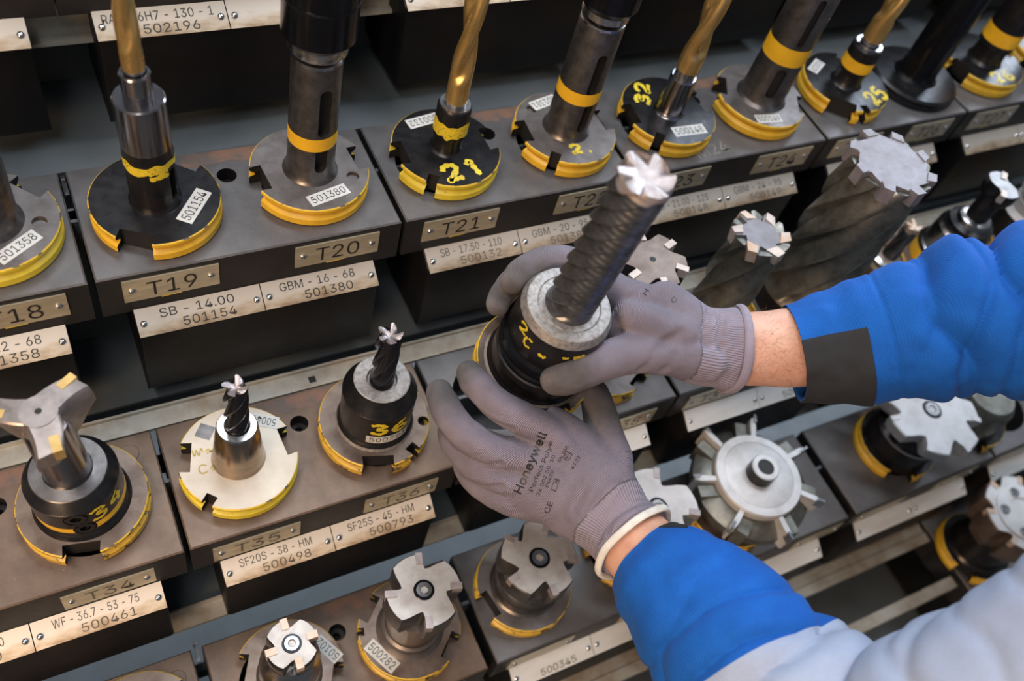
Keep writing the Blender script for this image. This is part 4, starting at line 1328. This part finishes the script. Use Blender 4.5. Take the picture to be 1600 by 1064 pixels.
# white hem
ring_c, ring_n = LA + LD * 17, LD
u_ = (wdir - ring_n * wdir.dot(ring_n)).normalized()
v_ = ring_n.cross(u_)
rr_ = []
for i in range(64):
    a = 2 * math.pi * i / 64
    wob = 1 + 0.02 * math.sin(3 * a) + 0.012 * math.sin(7 * a)
    c_ = ring_c + u_ * (32.8 * wob * math.cos(a)) + v_ * (29.3 * wob * math.sin(a)) + ring_n * (1.2 * math.sin(2 * a))
    d_ = (u_ * math.cos(a) + v_ * math.sin(a)).normalized()
    rr_.append([tuple(c_ + d_ * (2.2 * math.cos(b)) + ring_n * (3.0 * math.sin(b))) for b in [2 * math.pi * k / 10 for k in range(10)]])
hem = MB().rings(rr_, closed=True).build('cuff_hem', M['hem'], gl_l, label='white hem of the glove cuff')

# ---- right hand (upper in the picture)
mb = MB()
RW = at(1142, 546, 680)
mb.tube([RW, at(1118, 543, 678), at(1085, 537, 674), at(1035, 512, 668), at(1000, 488, 664), at(985, 470, 664)], [(31.5, 26), (29, 24), (28.5, 22), (32, 20), (32, 16), (26, 12)], 32, 3, True, up=thick, dome=0.12)
mb.tube([at(1040, 480, 670), loc(8, 53, 60), loc(36, 45, 66), loc(64, 43.6, 68), loc(90, 42.4, 69), loc(112, 42, 68), loc(128, 41.6, 66)], [14, 13, 11.5, 10.6, 9.8, 9.2, 8.4])
mb.tube([at(1045, 490, 684), loc(6, 60, 34), loc(38, 51, 42), loc(72, 47.5, 45), loc(102, 45.6, 47), loc(124, 44.4, 48), loc(141, 43.8, 48)], [14, 14, 12, 10.8, 10, 9.2, 8.2])
mb.tube([at(1050, 500, 696), loc(4, 62, 12), loc(34, 54, 18), loc(66, 50, 21), loc(94, 49, 22), loc(112, 48, 22)], [13, 13.5, 12, 11, 10, 9])
mb.tube([at(1060, 515, 706), loc(0, 66, -4), loc(28, 58, 2), loc(54, 54, 6), loc(74, 52, 8)], [12, 12.5, 10.5, 9.6, 8.6])
mb.tube([at(1105, 562, 668), at(1010, 550, 652), at(965, 557, 642), at(925, 574, 634), at(888, 589, 632), at(868, 594, 635)], [(19, 16), 15.5, 14, 12.6, 12.2, 10.8])
mb.tube([at(1060, 520, 660), at(1005, 505, 652), at(985, 490, 654)], [16, 15, 11])
cl = [([at(1000, 575, 640), at(1025, 545, 640), at(1060, 520, 645)], 3.0, 2.0), ([at(975, 585, 640), at(985, 555, 636)], 2.5, 1.6),
      ([at(1035, 580, 645), at(1050, 555, 645)], 2.6, 1.5), ([at(1112, 476, 665), at(1100, 520, 650), at(1108, 580, 655)], 3.0, 1.4),
      ([at(1132, 480, 665), at(1124, 530, 652), at(1130, 600, 660)], 3.0, 1.6), ([at(925, 560, 625), at(930, 590, 622)], 2.5, 0.8),
      ([at(895, 572, 622), at(902, 600, 622)], 2.0, 0.5)]
gl_r, me_r = finish_glove('glove', mb, [(at(880, 594, 630), 24), (loc(130, 43, 64), 24), (loc(145, 45, 45), 26), (loc(95, 44, 60), 20)], (at(900, 520, 690) - at(1000, 480, 660)), at(1075, 534, 672), RW, cl, 'right glove, thumb on the collet nut', palm_bias=-0.25)


rd_ = (RW - at(1075, 534, 674)).normalized()
bt = (thick - rd_ * thick.dot(rd_)).normalized()
bs = rd_.cross(bt)
rr_ = []
for i in range(64):
    a = 2 * math.pi * i / 64
    wob = 1 + 0.02 * math.sin(3 * a + 1) + 0.015 * math.sin(5 * a)
    c_ = RW + bs * (31.3 * wob * math.cos(a)) + bt * (25.8 * wob * math.sin(a)) + rd_ * (2.5 + 1.5 * math.sin(2 * a))
    d_ = (bs * math.cos(a) + bt * math.sin(a)).normalized()
    rr_.append([tuple(c_ + d_ * (2.4 * math.cos(b)) + rd_ * (3.6 * math.sin(b))) for b in [2 * math.pi * k / 10 for k in range(10)]])
MB().rings(rr_, closed=True).build('cuff_hem', M['glove'], gl_r, label='rolled lilac edge of the right cuff')


def print_on(glove, me, word, p0, p1, hpx, depth0=560):
    """lettering laid on the glove along p0 -> p1 (picture points), draped over the knit"""
    bvh = BVHTree.FromPolygons([v.co for v in me.vertices], [tuple(p.vertices) for p in me.polygons])
    v, f, _ = TXT[word] if isinstance(word, str) else word
    p0, p1 = np.array(p0, float), np.array(p1, float)
    d = p1 - p0
    L = np.linalg.norm(d)
    d /= L
    upv = np.array([d[1], -d[0]])
    mid = (p0 + p1) / 2
    cen = at(mid[0], mid[1], depth0)
    dirn = cen.normalized()
    vs = []
    for x, y in v:
        q = mid + d * (x * L) + upv * (y * hpx)
        o_ = at(q[0], q[1], depth0)
        hit, nrm, _, _ = bvh.ray_cast(o_ * S, dirn)
        if hit is None:
            return None
        if nrm.dot(dirn) > 0:
            nrm = -nrm
        vs.append((hit / S) + nrm * 0.3)
    return MB().add(vs, f).build('lettering', M['ink'], glove, recalc=False)


print_on(gl_l, me_l, 'Honeywell', (806, 778), (853, 668), 19)
print_on(gl_l, me_l, 'Honeywell', (807.2, 778.6), (854.2, 668.6), 19)      # the maker's line is printed bold
print_on(gl_l, me_l, 'Perfect Poly\u00ae', (827, 774), (866, 684), 11)
print_on(gl_l, me_l, '24 002 50  10', (838, 779), (867, 706), 6.5)
print_on(gl_l, me_l, 'EN420', (853, 763), (864, 733), 6.5)
print_on(gl_l, me_l, 'EN 388', (872, 723), (887, 695), 6)
print_on(gl_l, me_l, '4121', (892, 734), (906, 711), 6)
print_on(gl_l, me_l, 'CE', (853, 803), (861, 782), 10)
print_on(gl_l, me_l, 'A', (868, 756), (870, 750), 5)
print_on(gl_l, me_l, 'F', (885, 716), (888, 710), 6)


def outline_shape(pts, wd):
    vs, fs = [], []
    n = len(pts)
    c = np.mean(pts, axis=0)
    for i, p in enumerate(pts):
        p = np.array(p)
        a = np.array(pts[i - 1])
        b = np.array(pts[(i + 1) % n])
        k = max(4, int(np.linalg.norm(b - p) / 0.08))
        for j in range(k):
            q = p + (b - p) * j / k
            vs += [tuple(q), tuple(q + (c - q) / (np.linalg.norm(c - q) + 1e-6) * wd)]
    m = len(vs) // 2
    for i in range(m):
        j = (i + 1) % m
        fs.append((2 * i, 2 * j, 2 * j + 1, 2 * i + 1))
    return (vs, fs, 1)


print_on(gl_l, me_l, outline_shape([(-.5, -.5), (.5, -.5), (.5, .5), (-.5, .5)], 0.09), (864, 768), (871, 747), 10)
print_on(gl_l, me_l, outline_shape([(-.5, .1), (-.3, .45), (.5, .5), (.5, -.5), (-.3, -.45), (-.5, -.1)], 0.09), (883, 720), (890, 706), 13)

for i, (p0, p1, hp) in enumerate((((1006, 461), (1012, 452), 9), ((1050, 473), (1056, 464), 9))):
    print_on(gl_r, me_r, 'HC'[i], p0, p1, hp)

# ---- arms: one continuous body inside the jacket
RE, RS = at(1720, 466, 640), at(2300, 100, 560)
LS = Vector(RM @ np.array([405.0, 88.0, 440.0]))
mid = (RS + LS) / 2
hip = mid + Vector((0.62, 0, -0.78)) * 330
mb = MB()
mb.tube([at(1120, 546, 680), at(1180, 545, 682), at(1260, 540, 684), at(1450, 505, 672), RE, RS, mid], [(24, 20), (27.5, 22), (30, 24), 38, 42, 55, 60], 24, 6, True, up=thick)
mb.tube([LA - LD * 8, LA + LD * 25, LA + LD * 70, LA + LD * 140, LE, LS, mid], [(25, 18), (28, 24), (30, 26), 36, 42, 55, 60], 24, 6, True, up=thick)
mb.tube([mid, hip], [(95, 120), (90, 125)], 24, 12)
me = remeshed(mb, 2.6, 4, 'body')
me.materials.clear()
me.materials.append(M['skin'])
me.polygons.foreach_set('use_smooth', [True] * len(me.polygons))
body = put('body', me, person)
# hairs on the two bare wrists: too many to count, one object
bvh = BVHTree.FromPolygons([v.co for v in me.vertices], [tuple(p.vertices) for p in me.polygons])
mb = MB()
for n_, (c0, dirv, cross, L_, r_) in enumerate(((RW, rd_, bs, 60, 32), (LA + LD * 16, LD, u_, 34, 30))):
    for k in range(520):
        a = c0 + dirv * random.uniform(2, L_) + cross * random.uniform(-r_, r_)
        o_ = a - CAMD * 90
        hit, nr, _, _ = bvh.ray_cast(o_ * S, CAMD)
        if hit is None:
            continue
        p = hit / S
        g = (dirv * random.uniform(-.4, .9) + cross * random.uniform(-.7, .7)).normalized()
        L2 = random.uniform(3, 7)
        q1, q2 = p + g * L2 * 0.5 + nr * 0.7, p + g * L2 + nr * 0.8
        sd = g.cross(nr).normalized() * 0.05
        mb.add([p - sd, p + sd, q1 + sd, q1 - sd, q2], [(0, 1, 2, 3), (3, 2, 4)])
hr = mb.build('arm_hair', M['hair'], body, recalc=False)
hr['kind'] = 'stuff'


# ---- sleeves
class Sleeve:
    """cloth tube: P(s, phi) is a point s mm from the cuff edge; phi 0 faces the camera side, 90 the upper side"""

    def __init__(self, pts, rad, folds, upv):
        P = [Vector(p) for p in pts]
        n = len(P)
        self.folds, self.S = folds, []
        raw, acc, prev = [], 0.0, None
        for i in range(n - 1):
            p0, p1, p2, p3 = P[max(i - 1, 0)], P[i], P[i + 1], P[min(i + 2, n - 1)]
            k = max(2, int((p2 - p1).length / 3))
            for a in range(k + (i == n - 2)):
                t_ = a / k
                q = 0.5 * ((2 * p1) + (p2 - p0) * t_ + (2 * p0 - 5 * p1 + 4 * p2 - p3) * t_ * t_ + (3 * p1 - p0 - 3 * p2 + p3) * t_ ** 3)
                f_ = t_ * t_ * (3 - 2 * t_)
                raw.append((q, rad[i][0] * (1 - f_) + rad[i + 1][0] * f_, rad[i][1] * (1 - f_) + rad[i + 1][1] * f_))
        for i, (q, a, b) in enumerate(raw):
            if prev is not None:
                acc += (q - prev).length
            prev = q
            t_ = (raw[min(i + 2, len(raw) - 1)][0] - raw[max(i - 2, 0)][0]).normalized()
            n0 = -CAMD - t_ * (-CAMD).dot(t_)
            n0.normalize()
            b0 = t_.cross(n0)
            if b0.dot(Vector(RM @ np.array(upv))) < 0:
                b0 = -b0
            self.S.append((acc, q, n0, b0, a, b))
        self.L = acc
        self.keys = np.array([x[0] for x in self.S])

    def P(self, s, ph, off=0.0):
        i = int(np.clip(np.searchsorted(self.keys, s) - 1, 0, len(self.S) - 2))
        A, B = self.S[i], self.S[i + 1]
        t_ = min(1.0, max(0.0, (s - A[0]) / (B[0] - A[0])))
        q, n0, b0 = A[1].lerp(B[1], t_), A[2].lerp(B[2], t_), A[3].lerp(B[3], t_)
        a, b = A[4] * (1 - t_) + B[4] * t_, A[5] * (1 - t_) + B[5] * t_
        d = self.folds(s, ph) + off
        p = math.radians(ph)
        return tuple(q + n0 * ((a + d) * math.cos(p)) + b0 * ((b + d) * math.sin(p)))

    def panel(self, s0, s1, name, m, label, ns, nph=132, rng=None, off=0.0, lip=False):
        """grid between s0(phi) and s1(phi)"""
        closed = rng is None
        phs = [360 * j / nph for j in range(nph)] if closed else [rng[0] + (rng[1] - rng[0]) * j / nph for j in range(nph + 1)]
        rows = []
        if lip:
            for k, o_ in ((14, -3.5), (8, -3), (2, -2.4), (0.2, -1.6)):
                rows.append([self.P(s0(p) + k, p, o_) for p in phs])
        if off:
            rows.append([self.P(s0(p), p, -0.4) for p in phs])
        for i in range(ns + 1):
            rows.append([self.P(s0(p) + (s1(p) - s0(p)) * i / ns, p, off * (0.0 if not closed and p in (phs[0], phs[-1]) else 1)) for p in phs])
        if off:
            rows.append([self.P(s1(p), p, -0.4) for p in phs])
        w = len(phs)
        fs = [(i * w + j, i * w + (j + 1) % w, (i + 1) * w + (j + 1) % w, (i + 1) * w + j) for i in range(len(rows) - 1) for j in range(w if closed else w - 1)]
        return MB().add([p for r in rows for p in r], fs).build(name, M[m], person, smooth=70, label=label)


def nz(a, b, c):
    return noise.noise((a, b, c))


def valley(u):
    """a soft fold with a sharp crease at its bottom"""
    return 0.5 - (1 - abs(math.sin(u))) ** 2.2 * 1.5


def foldsR(s, ph):
    p = math.radians(ph)
    c, sn = math.cos(p), math.sin(p)
    k = sstep(58, 120, s) * (1 - 0.6 * sstep(230, 300, s))
    d = 6.5 * k * valley(s * 0.062 + 1.1 * sn + 0.5 * c + 1.6 * nz(s * .010, c * .8, sn * .8))
    d += 3.6 * k * valley(s * 0.10 - 1.3 * sn + 0.9 + 1.4 * nz(s * .014, c, sn + 4))
    d += 2.4 * nz(s * .022, c * 1.6, sn * 1.6) + 0.8 * nz(s * .07, c * 4, sn * 4)
    d -= 1.5 * math.exp(-((s - 66 + 4 * c) / 1.4) ** 2)
    up = max(0, sn) ** 2
    d += up * (5 * math.exp(-((s - 118) / 14) ** 2) - 4 * math.exp(-((s - 140) / 9) ** 2) + 4 * math.exp(-((s - 160) / 10) ** 2))
    return d


cutR = lambda p: 190 - 26 * math.sin(math.radians(p)) - 6 * math.cos(math.radians(p))
sl = Sleeve([at(1240, 552, 684), at(1295, 543, 682), at(1355, 533, 678), at(1450, 510, 670), at(1560, 494, 658), RE, (RE + RS) / 2 + Vector((0, 0, 8)), RS],
            [(31, 36), (36, 41), (42, 46), (47, 52), (52, 56), (57, 60), (64, 66), (72, 74)], foldsR, [0, -1.0, 0])
sl.panel(lambda p: 0, cutR, 'sleeve', 'blue', 'blue right sleeve', 90, lip=True)
sl.panel(cutR, lambda p: sl.L, 'upper_sleeve', 'grey_cloth', 'pale grey upper part of the right sleeve', 90)
sl.panel(lambda p: 0, lambda p: 47.0, 'cuff_panel', 'black_cloth', 'charcoal panel on the right cuff', 16, 60, (-165, 16), 0.9)


def foldsL(s, ph):
    p = math.radians(ph)
    c, sn = math.cos(p), math.sin(p)
    k = sstep(30, 90, s) * (1 - 0.55 * sstep(120, 170, s))
    d = 5.4 * k * valley(s * 0.050 + 1.2 * sn + 0.4 * c + 1.6 * nz(s * .009, c * .8, sn * .8 + 5))
    d += 3.4 * k * valley(s * 0.085 - 1.4 * sn + 0.5 + 1.5 * nz(s * .013, c, sn + 9))
    d += 2.6 * nz(s * .02, c * 1.5 + 7, sn * 1.5) + 0.7 * nz(s * .07, c * 4 + 7, sn * 4)
    d -= 1.5 * math.exp(-((s - 232) / 14) ** 2) * max(0, sn) ** 2
    return d


cutL = lambda p: 103 + 16 * math.sin(math.radians(p)) + 4 * math.cos(math.radians(p))
sl = Sleeve([LA + LD * 31, LA + LD * 52, LA + LD * 85, LA + LD * 130, LA + LD * 180, LE - LD * 6, LE.lerp(LS, .42), LE.lerp(LS, .7), LS],
            [(28, 33), (38, 42), (46, 51), (52, 56), (58, 62), (68, 72), (64, 66), (68, 70), (74, 76)], foldsL, [0.7, -0.7, 0])
sl.panel(lambda p: 0, cutL, 'sleeve', 'blue', 'blue left sleeve', 70, lip=True)
sl.panel(cutL, lambda p: sl.L, 'upper_sleeve', 'grey_cloth', 'pale grey upper part of the left sleeve', 110)
sl.panel(lambda p: 0, lambda p: max(0.6, 13.0 * (1 - abs(p - 62) / 24)), 'cuff_panel', 'black_cloth', 'black wedge at the left cuff', 6, 24, (38, 86), 0.7)
MB().tube([mid + (mid - hip).normalized() * 30, mid, hip], [(130, 165), (150, 185), (140, 165)], 48, 12, True, up=(LS - RS).normalized()).build('jacket_body', M['grey_cloth'], person)

# ------------------------------------------------------------------ the room around the rack
def structure(name, mb, m):
    o = mb.build(name, m, None, (0, 0, 0))
    o['kind'] = 'structure'
    return o


structure('floor', MB().box(-3000, 4500, -3500, 1400, -1520, -1500), M['panel'])
